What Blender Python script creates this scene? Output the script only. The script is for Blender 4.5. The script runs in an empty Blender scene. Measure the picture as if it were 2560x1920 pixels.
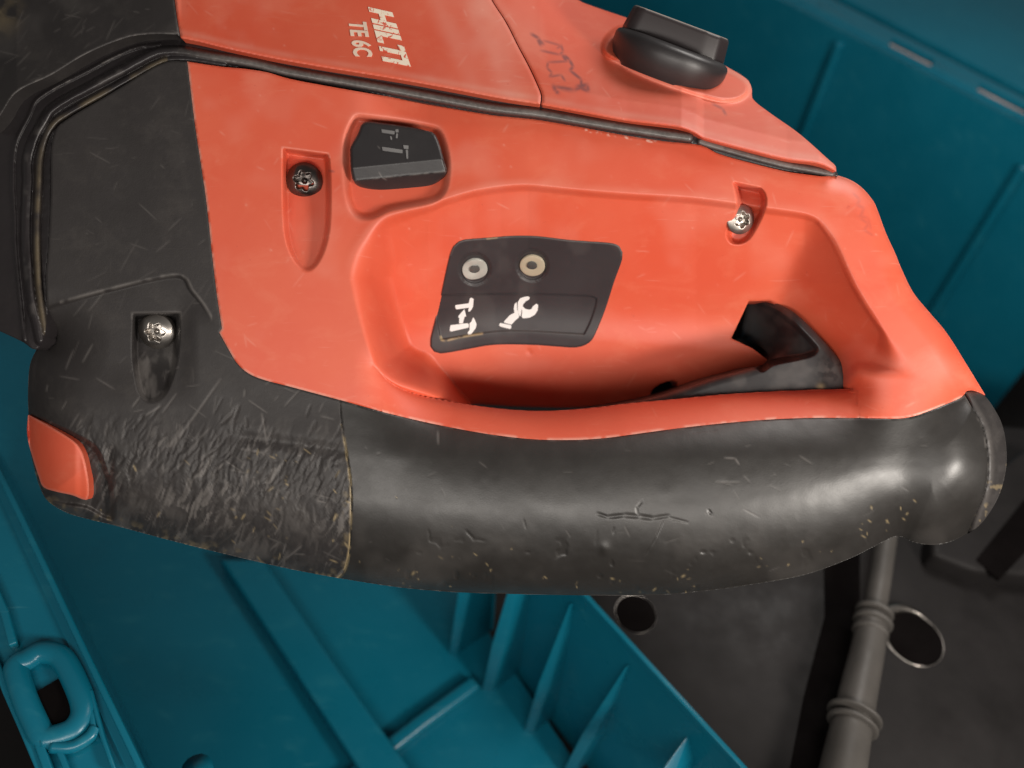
import bpy, bmesh, math, random
import numpy as np
from mathutils import Vector, Matrix
random.seed(7); rng = np.random.default_rng(11)
SC = bpy.context.scene; COL = SC.collection

# ------------------------------------------------------------------ camera, world, light
# Everything is first laid out in a frame whose z axis points at the camera (1 unit = 10 cm);
# at the end every top-level object is turned so that gravity is world -Z.
CD = 2.2
UPV = Vector((0.0993, 0.670, 0.7356)).normalized()
ROT = UPV.rotation_difference(Vector((0, 0, 1))).to_matrix().to_4x4()
cam = bpy.data.cameras.new('camera'); camo = bpy.data.objects.new('camera', cam); COL.objects.link(camo)
cam.sensor_width = 36; cam.lens = 18 * CD / 1.28
cam.clip_start = 0.05; cam.clip_end = 200
cam.dof.use_dof = True; cam.dof.focus_distance = CD + 0.08; cam.dof.aperture_fstop = 0.85
camo.matrix_world = ROT @ Matrix.Translation((0, 0, CD))
SC.camera = camo
W = bpy.data.worlds.new('World'); SC.world = W; W.use_nodes = True
W.node_tree.nodes['Background'].inputs[0].default_value = (0.95, 0.9, 0.86, 1)
W.node_tree.nodes['Background'].inputs[1].default_value = 0.125
SC.view_settings.view_transform = 'Standard'; SC.view_settings.look = 'None'
SC.view_settings.exposure = 0; SC.view_settings.gamma = 1

def area(name, d, dist, size, power, col, sy=None, aim=(0, 0, 0)):
    l = bpy.data.lights.new(name, 'AREA'); l.energy = power; l.color = col
    l.shape = 'RECTANGLE'; l.size = size; l.size_y = sy or size
    o = bpy.data.objects.new(name, l); COL.objects.link(o)
    d = Vector(d).normalized()
    p = d * dist
    o.matrix_world = ROT @ (Matrix.Translation(p) @ (p - Vector(aim)).to_track_quat('Z', 'Y').to_matrix().to_4x4())
    return o
area('key_lamp', (1.25, -0.56, 1.0), 3.3, 0.8, 99, (1.0, 0.93, 0.85), 0.6)  # key light on the shadow direction, set close for fast falloff
area('added_grip_fill', (-0.08, -0.34, 1.0), 3.0, 3.2, 66, (1.0, 0.94, 0.87), 0.45)  # added light for the broad highlight along the grip
area('added_lid_fill', (2.00, 2.70, 0.45), 3.4, 1.4, 62, (1.0, 0.95, 0.9), 1.2, aim=(1.2, 1.0, -1.6))  # added fill out of view, aimed to brighten the lid and covers

# ------------------------------------------------------------------ helpers
def link(o, parent=None):
    COL.objects.link(o)
    if parent is not None: o.parent = parent
    return o
def empty(name, loc, label, cat):
    o = bpy.data.objects.new(name, None); COL.objects.link(o); o.location = loc
    o.empty_display_size = 0.1
    o['label'] = label; o['category'] = cat
    return o
def sm(x):
    x = np.clip(x, 0, 1); return x * x * (3 - 2 * x)
def rnd(x):                     # quarter-circle drop: 1 at the edge, 0 from x>=1
    x = np.clip(x, 0, 1); return 1 - np.sqrt(np.clip(1 - (1 - x) ** 2, 0, 1))
def catmull(pts, n):
    P = np.array(pts, float)
    if len(P) == 2: n = 1
    Q = np.vstack([2 * P[0] - P[1], P, 2 * P[-1] - P[-2]]); out = []
    for i in range(1, len(Q) - 2):
        p0, p1, p2, p3 = Q[i - 1:i + 3]
        L = np.hypot(*(p2 - p1)[:2]); m = max(1, min(n, int(L / 9)))
        for k in range(m):
            t = k / m
            # limited tangents keep uneven spacing tidy
            a = (p2 - p0); b = (p3 - p1)
            la = np.hypot(*a[:2]) + 1e-9; lb = np.hypot(*b[:2]) + 1e-9
            m1 = a / la * L; m2 = b / lb * L
            h = (2*t**3-3*t**2+1, t**3-2*t**2+t, -2*t**3+3*t**2, t**3-t**2)
            out.append(h[0]*p1 + h[1]*m1 + h[2]*p2 + h[3]*m2)
    out.append(P[-1]); return np.array(out)
def curve(pts, n=6): return catmull([p[:2] for p in pts], n)
def loop(pts, n=6):
    """closed outline through the points; a third value 1 marks a corner"""
    cs = [i for i, p in enumerate(pts) if len(p) > 2 and p[2]]
    N = len(pts)
    if not cs:
        ext = [p[:2] for p in pts]
        ext = ext[-3:] + ext + ext[:3]
        # spline over the wrapped list and cut out the middle part
        P = []
        for i in range(3, 3 + N):
            P.append(catmull(ext[i-1:i+3], n))
        out = []
        for seg_i, i in enumerate(range(3, 3 + N)):
            full = catmull(ext[i-1:i+3], n); a = np.array(ext[i]); b = np.array(ext[i+1])
            ia = np.argmin(np.hypot(*(full - a).T)); ib = np.argmin(np.hypot(*(full - b).T))
            out.extend(full[ia:ib])
        return np.array(out)
    out = []
    for k, c in enumerate(cs):
        e = cs[(k + 1) % len(cs)]
        idx = [c]; j = c
        while True:
            j = (j + 1) % N; idx.append(j)
            if j == e: break
        out.extend(catmull([pts[i][:2] for i in idx], n)[:-1])
    return np.array(out)
def dist(poly, U, V, closed=False, margin=None):
    """distance to a polyline (px); beyond margin the value is just margin"""
    P = np.asarray(poly, float); res = np.full(U.shape, 1e9 if margin is None else float(margin))
    if margin is None: msk = np.ones(U.shape, bool)
    else:
        msk = (U > P[:,0].min()-margin) & (U < P[:,0].max()+margin) & (V > P[:,1].min()-margin) & (V < P[:,1].max()+margin)
    if not msk.any(): return res
    u = U[msk].astype(np.float32); v = V[msk].astype(np.float32); best = np.full(u.shape, 1e12, np.float32)
    n = len(P); m = n if closed else n - 1
    for i in range(m):
        a = P[i]; b = P[(i+1) % n]; d = b - a; L2 = float(d @ d)
        if L2 < 1e-9: continue
        t = np.clip(((u-a[0])*d[0] + (v-a[1])*d[1]) / L2, 0, 1)
        q = (u-a[0]-t*d[0])**2 + (v-a[1]-t*d[1])**2
        np.minimum(best, q, out=best)
    r = np.sqrt(best)
    if margin is not None: r = np.minimum(r, margin)
    res[msk] = r
    return res
def inside(poly, U, V):
    P = np.asarray(poly, float); res = np.zeros(U.shape, bool)
    msk = (U > P[:,0].min()) & (U < P[:,0].max()) & (V > P[:,1].min()) & (V < P[:,1].max())
    if not msk.any(): return res
    u = U[msk]; v = V[msk]; r = np.zeros(u.shape, bool); n = len(P)
    for i in range(n):
        x1, y1 = P[i]; x2, y2 = P[(i+1) % n]
        if y1 == y2: continue
        c = ((y1 > v) != (y2 > v))
        xi = (x2-x1)*(v-y1)/(y2-y1) + x1
        r ^= c & (u < xi)
    res[msk] = r
    return res
def sdf(poly, U, V, margin=None):
    d = dist(poly, U, V, True, margin); return np.where(inside(poly, U, V), d, -d)
def vnoise(U, V, s, seed=0, oct=3):
    """soft value noise, -1..1"""
    out = np.zeros(U.shape); amp = 1.0; tot = 0
    r = np.random.default_rng(seed)
    for o in range(oct):
        G = r.uniform(-1, 1, (257, 257))
        x = U / s + 40; y = V / s + 40
        xi = np.floor(x).astype(int); yi = np.floor(y).astype(int)
        fx = sm(x - xi); fy = sm(y - yi); xi %= 256; yi %= 256
        a = G[yi, xi]; b = G[yi, xi+1]; c = G[yi+1, xi]; d = G[yi+1, xi+1]
        out += amp * ((a*(1-fx)+b*fx)*(1-fy) + (c*(1-fx)+d*fx)*fy)
        tot += amp; amp *= 0.5; s *= 0.5
    return out / tot
def strokes(U, V, lst):
    """rasterise short strokes (u0,v0,u1,v1,width,strength) on a regular grid, taking the maximum"""
    out = np.zeros(U.shape); u0 = U[0,0]; v0 = V[0,0]; st = U[0,1]-U[0,0]; ny, nx = U.shape
    for (a, b, c, d, w, s) in lst:
        i0 = int((min(a,c)-w*2-u0)/st); i1 = int((max(a,c)+w*2-u0)/st)+2
        j0 = int((min(b,d)-w*2-v0)/st); j1 = int((max(b,d)+w*2-v0)/st)+2
        i0 = max(i0,0); j0 = max(j0,0); i1 = min(i1,nx); j1 = min(j1,ny)
        if i1 <= i0 or j1 <= j0: continue
        u = U[j0:j1,i0:i1]; v = V[j0:j1,i0:i1]; dx = c-a; dy = d-b; L2 = dx*dx+dy*dy+1e-6
        t = np.clip(((u-a)*dx+(v-b)*dy)/L2, 0, 1)
        q = np.hypot(u-a-t*dx, v-b-t*dy)
        k = s*np.clip(1.25-q/w, 0, 1)*(1-0.6*np.abs(2*t-1)**3)
        np.maximum(out[j0:j1,i0:i1], k, out=out[j0:j1,i0:i1])
    return out
def P3(u, v, z):
    s = (CD - z) / CD
    return np.stack([(u-1280)/1000*s, (960-v)/1000*s, z + 0*s], -1)
def p3(u, v, z): return Vector([float(c) for c in P3(np.float64(u), np.float64(v), np.float64(z))])
def hp(u, v, h):
    """where the sight line through (u, v) meets the level plane at height h"""
    C = Vector((0, 0, CD)); d = Vector(((u-1280)/1000, (960-v)/1000, -CD))
    return C + d * ((h - C.dot(UPV)) / d.dot(UPV))

def mesh_obj(name, verts, faces, mat, parent=None, smooth=False, normals=None, attrs=None):
    me = bpy.data.meshes.new(name); me.from_pydata(verts, [], faces); me.update()
    if mat: me.materials.append(mat)
    if smooth: me.polygons.foreach_set('use_smooth', [True]*len(me.polygons))
    for k, a in (attrs or {}).items():
        at = me.attributes.new(k, 'FLOAT', 'POINT'); at.data.foreach_set('value', np.asarray(a, np.float32))
    if normals is not None: me.normals_split_custom_set_from_vertices(normals)
    o = bpy.data.objects.new(name, me); link(o, parent); return o

GR = {}
def field(name, poly, H, mat, parent, holes=(), step=3.0, edge=5.0, edge_h=None, skirt=((0, 0.05),), attrs=None, key=None, emask=None):
    """A solid shell: height H over the outline, rounded at its rim, with side walls going down."""
    poly = np.asarray(poly, float)
    a0, b0 = poly.min(0) - 2*step; a1, b1 = poly.max(0) + 2*step
    us = np.arange(a0, a1+step, step); vs = np.arange(b0, b1+step, step)
    U, V = np.meshgrid(us, vs)
    S = sdf(poly, U, V, 60)
    for h in holes: S = np.minimum(S, -sdf(h, U, V, 60))
    S = np.where(np.abs(S) < 0.03*step, 0.03*step*np.where(S < 0, -1, 1), S)
    Z0 = H(U, V)
    eh = (edge if edge_h is None else edge_h)/1000
    eh = eh*(emask(U, V) if emask else 1.0)+0*Z0
    Z = Z0 - eh*rnd(np.maximum(S, 0)/edge) if edge > 0 else Z0
    P = P3(U, V, Z)
    dx = np.gradient(P, axis=1); dy = np.gradient(P, axis=0)
    N = np.cross(dy, dx); N /= np.linalg.norm(N, axis=2, keepdims=True) + 1e-12
    A = {k: f(U, V, S) for k, f in (attrs or {}).items()}
    if key: GR[key] = (us[0], vs[0], step, Z)
    ins = S > 0; ny, nx = S.shape
    idx = -np.ones(S.shape, int); idx[ins] = np.arange(ins.sum())
    used = ins.copy()
    VP = [P[ins]]; VN = [N[ins]]; VA = {k: [a[ins]] for k, a in A.items()}
    n = int(ins.sum())
    gy, gx = np.gradient(S)
    OUT = []                                   # outward direction at rim vertices
    def cross(sa, sb):
        m = ins[sa] != ins[sb]
        t = np.where(m, S[sa]/(S[sa]-S[sb]+1e-12), 0)[m][:, None]
        def L(X): return X[sa][m]*(1-t)+X[sb][m]*t
        return m, L
    # horizontal and vertical grid edges that cross the outline
    sh = (slice(None), slice(0, nx-1)), (slice(None), slice(1, nx)); sv = (slice(0, ny-1), slice(None)), (slice(1, ny), slice(None))
    rim = {}
    eidx = []
    for sa, sb in (sh, sv):
        m, L = cross(sa, sb); e = -np.ones(m.shape, int); c = int(m.sum()); e[m] = n + np.arange(c)
        # positions use the inside vertex's height so that the rim does not dive
        t = (S[sa]/(S[sa]-S[sb]+1e-12))[m]
        Uc = U[sa][m]*(1-t)+U[sb][m]*t; Vc = V[sa][m]*(1-t)+V[sb][m]*t
        Z0c = Z0[sa][m]*(1-t)+Z0[sb][m]*t
        ec = eh[sa][m]*(1-t)+eh[sb][m]*t
        VP.append(P3(Uc, Vc, Z0c-ec if edge > 0 else Z0c)); nn = L(N); nn /= np.linalg.norm(nn, axis=1, keepdims=True); VN.append(nn)
        for k, a in A.items(): VA[k].append(a[sa][m]*(1-t)+a[sb][m]*t)
        g = np.stack([-(gx[sa][m]+gx[sb][m]), (gy[sa][m]+gy[sb][m]), 0*t], -1); g /= np.linalg.norm(g, axis=1, keepdims=True)+1e-9
        OUT.append(g); eidx.append(e); n += c
    eh_, ev_ = eidx
    VP = np.concatenate(VP); VN = np.concatenate(VN); VA = {k: np.concatenate(v) for k, v in VA.items()}
    nin = int(ins.sum()); OUT = np.concatenate(OUT)
    i00 = ins[:-1,:-1]; i10 = ins[:-1,1:]; i11 = ins[1:,1:]; i01 = ins[1:,:-1]
    allin = i00 & i10 & i11 & i01; anyin = i00 | i10 | i11 | i01
    q = np.stack([idx[:-1,:-1][allin], idx[1:,:-1][allin], idx[1:,1:][allin], idx[:-1,1:][allin]], -1)
    faces = q.tolist(); segs = []
    for j, i in zip(*np.nonzero(anyin & ~allin)):
        c = [(j,i),(j+1,i),(j+1,i+1),(j,i+1)]; e = [ev_[j,i], eh_[j+1,i], ev_[j,i+1], eh_[j,i]]
        ring = []
        for k in range(4):
            if ins[c[k]]: ring.append((int(idx[c[k]]), 0))
            if e[k] >= 0: ring.append((int(e[k]), 1))
        if len(ring) < 3: continue
        faces.append([r[0] for r in ring])
        R = len(ring)
        for k in range(R):
            if ring[k][1] and ring[(k+1)%R][1]: segs.append((ring[k][0], ring[(k+1)%R][0]))
    # side walls
    ridx = np.arange(nin, n); base = n; prev = ridx
    ringP = VP[nin:].copy()
    allP = [VP]; allN = [VN]; allA = {k: [v] for k, v in VA.items()}
    nrm0 = OUT
    lvl = [(0, 0.0)] + list(skirt)
    off = []
    for li, (inw, dn) in enumerate(lvl):
        Q = ringP - OUT*(inw/1000); Q[:,2] -= dn
        allP.append(Q)
        if li < len(lvl)-1 or li == 0: tn = (lvl[min(li+1, len(lvl)-1)][0]-lvl[max(li-1,0)][0], lvl[min(li+1,len(lvl)-1)][1]-lvl[max(li-1,0)][1])
        else: tn = (lvl[li][0]-lvl[li-1][0], lvl[li][1]-lvl[li-1][1])
        l = math.hypot(tn[0]/1000, tn[1])+1e-9
        nn = OUT*(tn[1]/l); nn = nn.copy(); nn[:,2] -= (tn[0]/1000)/l
        allN.append(nn)
        for k in VA: allA[k].append(VA[k][nin:]*0.0)
        off.append(base + li*len(OUT))
    for a, b in segs:
        a -= nin; b -= nin
        for li in range(len(lvl)-1):
            faces.append([off[li]+b, off[li]+a, off[li+1]+a, off[li+1]+b])
    VP = np.concatenate(allP); VN = np.concatenate(allN); VA = {k: np.concatenate(v) for k, v in allA.items()}
    return mesh_obj(name, VP.tolist(), faces, mat, parent, True, VN.tolist(), VA)
def samp(key, u, v):
    a, b, st, Z = GR[key]; x = (u-a)/st; y = (v-b)/st
    xi = np.clip(np.floor(x).astype(int), 0, Z.shape[1]-2); yi = np.clip(np.floor(y).astype(int), 0, Z.shape[0]-2)
    fx = x-xi; fy = y-yi
    return (Z[yi,xi]*(1-fx)+Z[yi,xi+1]*fx)*(1-fy)+(Z[yi+1,xi]*(1-fx)+Z[yi+1,xi+1]*fx)*fy

# ------------------------------------------------------------------ materials
class NT:
    def __init__(s, name):
        s.m = bpy.data.materials.new(name); s.m.use_nodes = True; s.t = s.m.node_tree; s.n = s.t.nodes
        s.b = s.n['Principled BSDF']; s.tc = s.n.new('ShaderNodeTexCoord')
    def noise(s, scale, detail=4, rough=0.55, stretch=None, dist=0, rot=None):
        n = s.n.new('ShaderNodeTexNoise'); n.inputs['Scale'].default_value = scale
        n.inputs['Detail'].default_value = detail; n.inputs['Roughness'].default_value = rough; n.inputs['Distortion'].default_value = dist
        src = s.tc.outputs['Object']
        if stretch or rot:
            mp = s.n.new('ShaderNodeMapping'); s.t.links.new(src, mp.inputs[0])
            if stretch: mp.inputs['Scale'].default_value = stretch
            if rot: mp.inputs['Rotation'].default_value = rot
            src = mp.outputs[0]
        s.t.links.new(src, n.inputs['Vector']); return n.outputs['Fac']
    def ramp(s, f, lo, hi, a=0.0, b=1.0):
        n = s.n.new('ShaderNodeMapRange'); n.inputs[1].default_value = lo; n.inputs[2].default_value = hi
        n.inputs[3].default_value = a; n.inputs[4].default_value = b; s.t.links.new(f, n.inputs[0]); return n.outputs[0]
    def math(s, op, a, b):
        n = s.n.new('ShaderNodeMath'); n.operation = op; n.use_clamp = False
        for i, x in enumerate((a, b)):
            if hasattr(x, 'is_linked'): s.t.links.new(x, n.inputs[i])
            else: n.inputs[i].default_value = x
        return n.outputs[0]
    def mix(s, f, a, b):
        n = s.n.new('ShaderNodeMix'); n.data_type = 'RGBA'
        for x, i in ((f, 0), (a, 6), (b, 7)):
            if hasattr(x, 'is_linked'): s.t.links.new(x, n.inputs[i])
            else: n.inputs[i].default_value = x if i == 0 else (*x, 1)
        return n.outputs[2]
    def attr(s, k):
        n = s.n.new('ShaderNodeAttribute'); n.attribute_name = k; return n.outputs['Fac']
    def col(s, c):
        if hasattr(c, 'is_linked'): s.t.links.new(c, s.b.inputs['Base Color'])
        else: s.b.inputs['Base Color'].default_value = (*c, 1)
    def rough(s, r):
        if hasattr(r, 'is_linked'): s.t.links.new(r, s.b.inputs['Roughness'])
        else: s.b.inputs['Roughness'].default_value = r
    def bump(s, hs, strength=0.3, d=0.002):
        prev = None
        for h, k in hs:
            n = s.n.new('ShaderNodeBump'); n.inputs['Strength'].default_value = strength; n.inputs['Distance'].default_value = d*k
            s.t.links.new(h, n.inputs['Height'])
            if prev: s.t.links.new(prev, n.inputs['Normal'])
            prev = n.outputs[0]
        s.t.links.new(prev, s.b.inputs['Normal'])

def mat_red(name='red_plastic'):
    N = NT(name)
    blot = N.ramp(N.noise(2.6, 5, 0.6), 0.35, 0.75)
    base = N.mix(blot, (0.65, 0.084, 0.035), (0.69, 0.120, 0.055))
    smudge = N.ramp(N.noise(7, 6, 0.65, (1, 1.6, 1), 0.6), 0.52, 0.78, 0, 0.28)
    base = N.mix(smudge, base, (0.76, 0.24, 0.14))
    scr = N.ramp(N.noise(9, 3, 0.5, (1.2, 22, 1), 0.3, (0, 0, 0.9)), 0.68, 0.74, 0, 0.12)
    base = N.mix(scr, base, (0.85, 0.45, 0.36))
    base = N.mix(N.attr('wear_and_highlight'), base, (0.86, 0.50, 0.40))
    base = N.mix(N.attr('ink'), base, (0.10, 0.035, 0.045))
    base = N.mix(N.ramp(N.noise(60, 3, 0.6), 0.70, 0.76, 0, 0.35), base, (0.45, 0.05, 0.03))
    N.col(base)
    N.rough(N.ramp(N.noise(5, 4), 0.3, 0.7, 0.48, 0.60)); N.b.inputs['Specular IOR Level'].default_value = 0.8
    N.bump([(N.noise(420, 2), 0.5), (N.noise(40, 3), 0.6)], 0.25, 0.0012)
    return N.m
def mat_black(name, base=(0.040, 0.034, 0.033), r=(0.42, 0.6), bump=0.3, fine=1.0):
    N = NT(name)
    c = N.mix(N.ramp(N.noise(4, 5), 0.35, 0.7), base, tuple(x*1.25 for x in base))
    c = N.mix(N.ramp(N.noise(10, 7, 0.7), 0.5, 0.75, 0, 0.45*fine), c, (0.062, 0.055, 0.050))
    s1 = N.ramp(N.noise(8, 3, 0.5, (1.0, 26, 1), 0.4, (0, 0, 0.95)), 0.71, 0.77, 0, 0.10*fine)
    s2 = N.ramp(N.noise(9, 3, 0.5, (24, 1.0, 1), 0.5, (0, 0, 0.35)), 0.71, 0.77, 0, 0.08*fine)
    c = N.mix(N.math('MAXIMUM', s1, s2), c, (0.16, 0.14, 0.125))
    c = N.mix(N.attr('wear_and_highlight'), c, (0.17, 0.155, 0.145))
    c = N.mix(N.attr('dirt'), c, (0.42, 0.32, 0.17))
    N.col(c)
    N.rough(N.ramp(N.noise(11, 5, 0.6), 0.3, 0.7, *r))
    N.bump([(N.noise(260, 3), 0.5), (N.noise(50, 4, 0.6), 1.0)], bump, 0.0015)
    return N.m
def mat_plain(name, c, r, metal=0.0, var=0.25, bump=0.0, bs=80, spec=None):
    N = NT(name)
    N.col(N.mix(N.ramp(N.noise(6, 5), 0.3, 0.7), tuple(x*(1-var) for x in c), tuple(min(1, x*(1+var)) for x in c)))
    N.rough(N.ramp(N.noise(9, 4), 0.3, 0.7, r*0.8, min(1, r*1.2)))
    N.b.inputs['Metallic'].default_value = metal
    if spec is not None: N.b.inputs['Specular IOR Level'].default_value = spec
    if bump: N.bump([(N.noise(bs, 4), 1.0)], bump, 0.002)
    return N.m
def mat_teal(name='teal_plastic'):
    N = NT(name)
    c = N.mix(N.ramp(N.noise(1.5, 4), 0.3, 0.7), (0.003, 0.124, 0.190), (0.005, 0.150, 0.226))
    c = N.mix(N.ramp(N.noise(8, 6, 0.65, (1, 1, 3)), 0.56, 0.8, 0, 0.22), c, (0.06, 0.30, 0.34))
    scr = N.ramp(N.noise(5, 3, 0.5, (1.0, 24, 1), 0.3, (0, 0.3, 0.7)), 0.70, 0.75, 0, 0.2)
    c = N.mix(scr, c, (0.12, 0.36, 0.40))
    N.col(c); N.rough(N.ramp(N.noise(6, 4), 0.3, 0.7, 0.24, 0.36)); N.b.inputs['Specular IOR Level'].default_value = 0.45
    N.bump([(N.noise(120, 2), 1.0)], 0.12, 0.0015)
    return N.m
RED = mat_red(); TEAL = mat_teal()
RUB = mat_black('scuffed_black_rubber', (0.023, 0.0200, 0.0195), (0.48, 0.64), 0.35)
GRIPM = mat_black('smooth_black_grip_rubber', (0.017, 0.0152, 0.0138), (0.38, 0.48), 0.18, 0.3); GRIPM.node_tree.nodes['Principled BSDF'].inputs['Specular IOR Level'].default_value = 0.68
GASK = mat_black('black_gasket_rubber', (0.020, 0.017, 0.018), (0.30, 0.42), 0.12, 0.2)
BPL = mat_black('black_plastic', (0.021, 0.019, 0.020), (0.36, 0.48), 0.15, 0.25)
PANEL = mat_black('matt_black_panel', (0.030, 0.026, 0.028), (0.45, 0.55), 0.10, 0.15)
STEEL = mat_plain('worn_steel', (0.40, 0.37, 0.34), 0.32, 1.0, 0.5, 0.12, 60)
DSTEEL = mat_plain('dark_steel', (0.16, 0.14, 0.13), 0.27, 1.0, 0.4, 0.12, 60)
WHITE = mat_plain('white_print', (0.78, 0.78, 0.76), 0.5, 0, 0.08)
GLYPH = mat_plain('grey_moulded_mark', (0.16, 0.155, 0.155), 0.4)
VOID = mat_plain('dark_interior_and_shadow', (0.004, 0.003, 0.003), 0.9, spec=0.05)  # black for openings and for the painted shadow beside the cord
NL = NT('worn_cream_print')
NL.col(NL.mix(NL.ramp(NL.noise(38, 4, 0.7, (1.6, 1, 1), 1.2), 0.565, 0.61), (0.90, 0.78, 0.62), (0.70, 0.12, 0.07))); NL.rough(0.5)
LETTER = NL.m

# ------------------------------------------------------------------ outlines of the hammer (picture px, y down)
LOW_GASKET_R = [(468,154),(556,167),(612,172),(669,181),(716,195),(768,206),(880,226),(1026,251),(1130,270),(1229,287),(1285,293),(1342,299),(1469,321),(1560,338),(1659,353),(1754,364),(1795,384),(1880,408),(1967,429),(2030,438),(2057,441),(2093,438)]
LOW_GASKET_L = [(111,846),(118,781),(115,690),(120,633),(127,497),(128,380),(133,345),(149,312),(270,238),(380,171),(398,162),(425,153),(468,154)]
UP_GASKET_R = [(452,95),(500,104),(565,120),(678,144),(800,166),(900,182),(1003,199),(1130,222),(1252,245),(1351,260),(1460,281),(1568,301),(1650,311),(1704,319),(1741,334),(1759,345),(1860,372),(1967,398),(2048,409),(2089,427)]
UP_GASKET_L = [(-30,318),(0,289),(41,231),(127,188),(217,134),(316,94),(380,85),(443,86),(452,95)]
OUT_R = [(2093,438),(2120,447),(2142,459),(2161,475),(2177,494),(2188,511),(2215,583),(2238,633),(2252,668),(2283,731),(2322,779),(2365,830),(2414,907),(2464,989)]
BLK = [(2464,989),(2440,978),(2419,977),(2405,993),(2365,1011),(2301,1036),(2270,1044),(2238,1047),(2130,1045),(2012,1045),(1876,1052),(1718,1068),(1560,1089),(1523,1094),(1460,1099),(1410,1100),(1350,1099),(1297,1095),(1207,1083),(1071,1057),(936,1025),(850,1000),(723,966),(655,948),(619,932),(592,907),(570,871),(548,831),(555,821),(542,736),(531,645),(515,497),(488,316),(468,154)]
LOWER_SIL = [(111,846),(90,876),(75,912),(70,971),(71,1034),(75,1120),(90,1188),(102,1224),(113,1245),(136,1265),(181,1287),(289,1314),(407,1346),(542,1380),(723,1422),(845,1445),(981,1466),(1116,1479),(1252,1484),(1455,1488),(1614,1488),(1696,1484),(1800,1473),(1876,1462),(2012,1437),(2125,1396),(2193,1362),(2235,1342),(2255,1342),(2283,1355),(2329,1362),(2374,1355),(2419,1333)]
RING_OUT = [(2419,977),(2440,978),(2460,988),(2482,1016),(2505,1061),(2516,1120),(2514,1179),(2496,1242),(2464,1296),(2443,1318),(2419,1333)]
RING_IN = [(2419,977),(2411,986),(2428,1016),(2455,1066),(2466,1120),(2469,1183),(2459,1233),(2441,1278),(2419,1333)]
SEAM = [(845,1445),(859,1432),(872,1387),(877,1306),(877,1210),(866,1129),(854,1052),(850,1000)]
RIDGE = [(954,545),(1020,524),(1071,512),(1107,497),(1180,475),(1252,463),(1320,459),(1433,470),(1560,480),(1741,492),(1922,517),(2012,530),(2050,543)]
LIP = [(2125,972),(2010,975),(1831,984),(1680,998),(1560,1009),(1491,1018),(1388,1026),(1297,1025),(1193,1014),(1071,993),(1010,975),(970,952),(936,916)]
BOWL = loop([(881,736),(873,690),(885,640),(908,601),(954,545)] + RIDGE[1:] + [(2062,556),(2093,600),(2143,708),(2190,785),(2238,853),(2306,925),(2328,952),(2300,974),(2220,978),(2125,972)] + LIP[1:] + [(904,826)])
cLIP = curve(LIP); cLOW = curve(LOWER_SIL); cRING = curve(RING_OUT); cOUT = curve(OUT_R)
ridU = np.array([r[0] for r in RIDGE]); ridV = np.array([r[1] for r in RIDGE])
POCK_BTN = loop([(883,287),(908,283),(1088,311),(1111,333),(1128,400),(1124,463),(1110,493),(1081,511),(975,532),(930,552),(890,548),(868,520),(856,440),(857,344)])
POCK_S1 = loop([(706,369,1),(820,384,1),(825,400),(828,480),(826,564),(817,614),(800,655),(777,680),(754,678),(726,640),(711,589),(707,539),(705,450)])
POCK_S2 = loop([(331,783,1),(450,781,1),(451,829),(445,901),(433,949),(414,990),(390,1007),(368,1007),(346,988),(336,949),(329,889)])
POCK_S3 = loop([(1831,453,1),(1903,468,1),(1914,483),(1917,509),(1909,538),(1881,592),(1865,608),(1845,614),(1825,610),(1814,590),(1820,570),(1836,540),(1841,505)])
BTN = loop([(908,307),(949,307),(1080,330),(1094,348),(1112,407),(1116,420),(1112,438),(1071,470),(999,484),(972,483),(899,466),(881,447),(875,375),(877,366),(895,334)])
PANEL_O = loop([tuple((1040+.2532*x, 540+.2532*y)) for x, y in [(420,255),(470,235),(700,215),(980,195),(1200,200),(1500,235),(1700,250),(1940,270),(2010,300),(2040,360),(2035,430),(1960,640),(1870,920),(1790,1120),(1740,1220),(1680,1270),(1580,1298),(1400,1290),(1200,1275),(880,1268),(700,1280),(480,1320),(240,1358),(180,1340),(142,1290),(142,1220),(220,900),(330,400),(370,300)]])
INSERT = loop([(70,1036,1),(122,1064),(176,1097),(199,1118),(212,1151),(221,1201),(222,1237),(217,1250),(181,1238),(136,1228),(108,1217),(97,1192),(81,1142),(68,1088)])
INS_CH = loop([(60,1020,1),(126,1052),(190,1082),(240,1112),(262,1150),(285,1230),(290,1300),(262,1300),(216,1275),(140,1262),(100,1240),(60,1120)])
STEP = curve([(100,772),(172,749),(289,718),(384,695),(443,687),(466,696),(479,722),(511,763),(542,817),(560,860)])
STEP_P = np.vstack([STEP, [[560,1100],[60,1100]]])
GUIDE = curve([(500,1085),(580,1092),(700,1105),(860,1128)])

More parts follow.
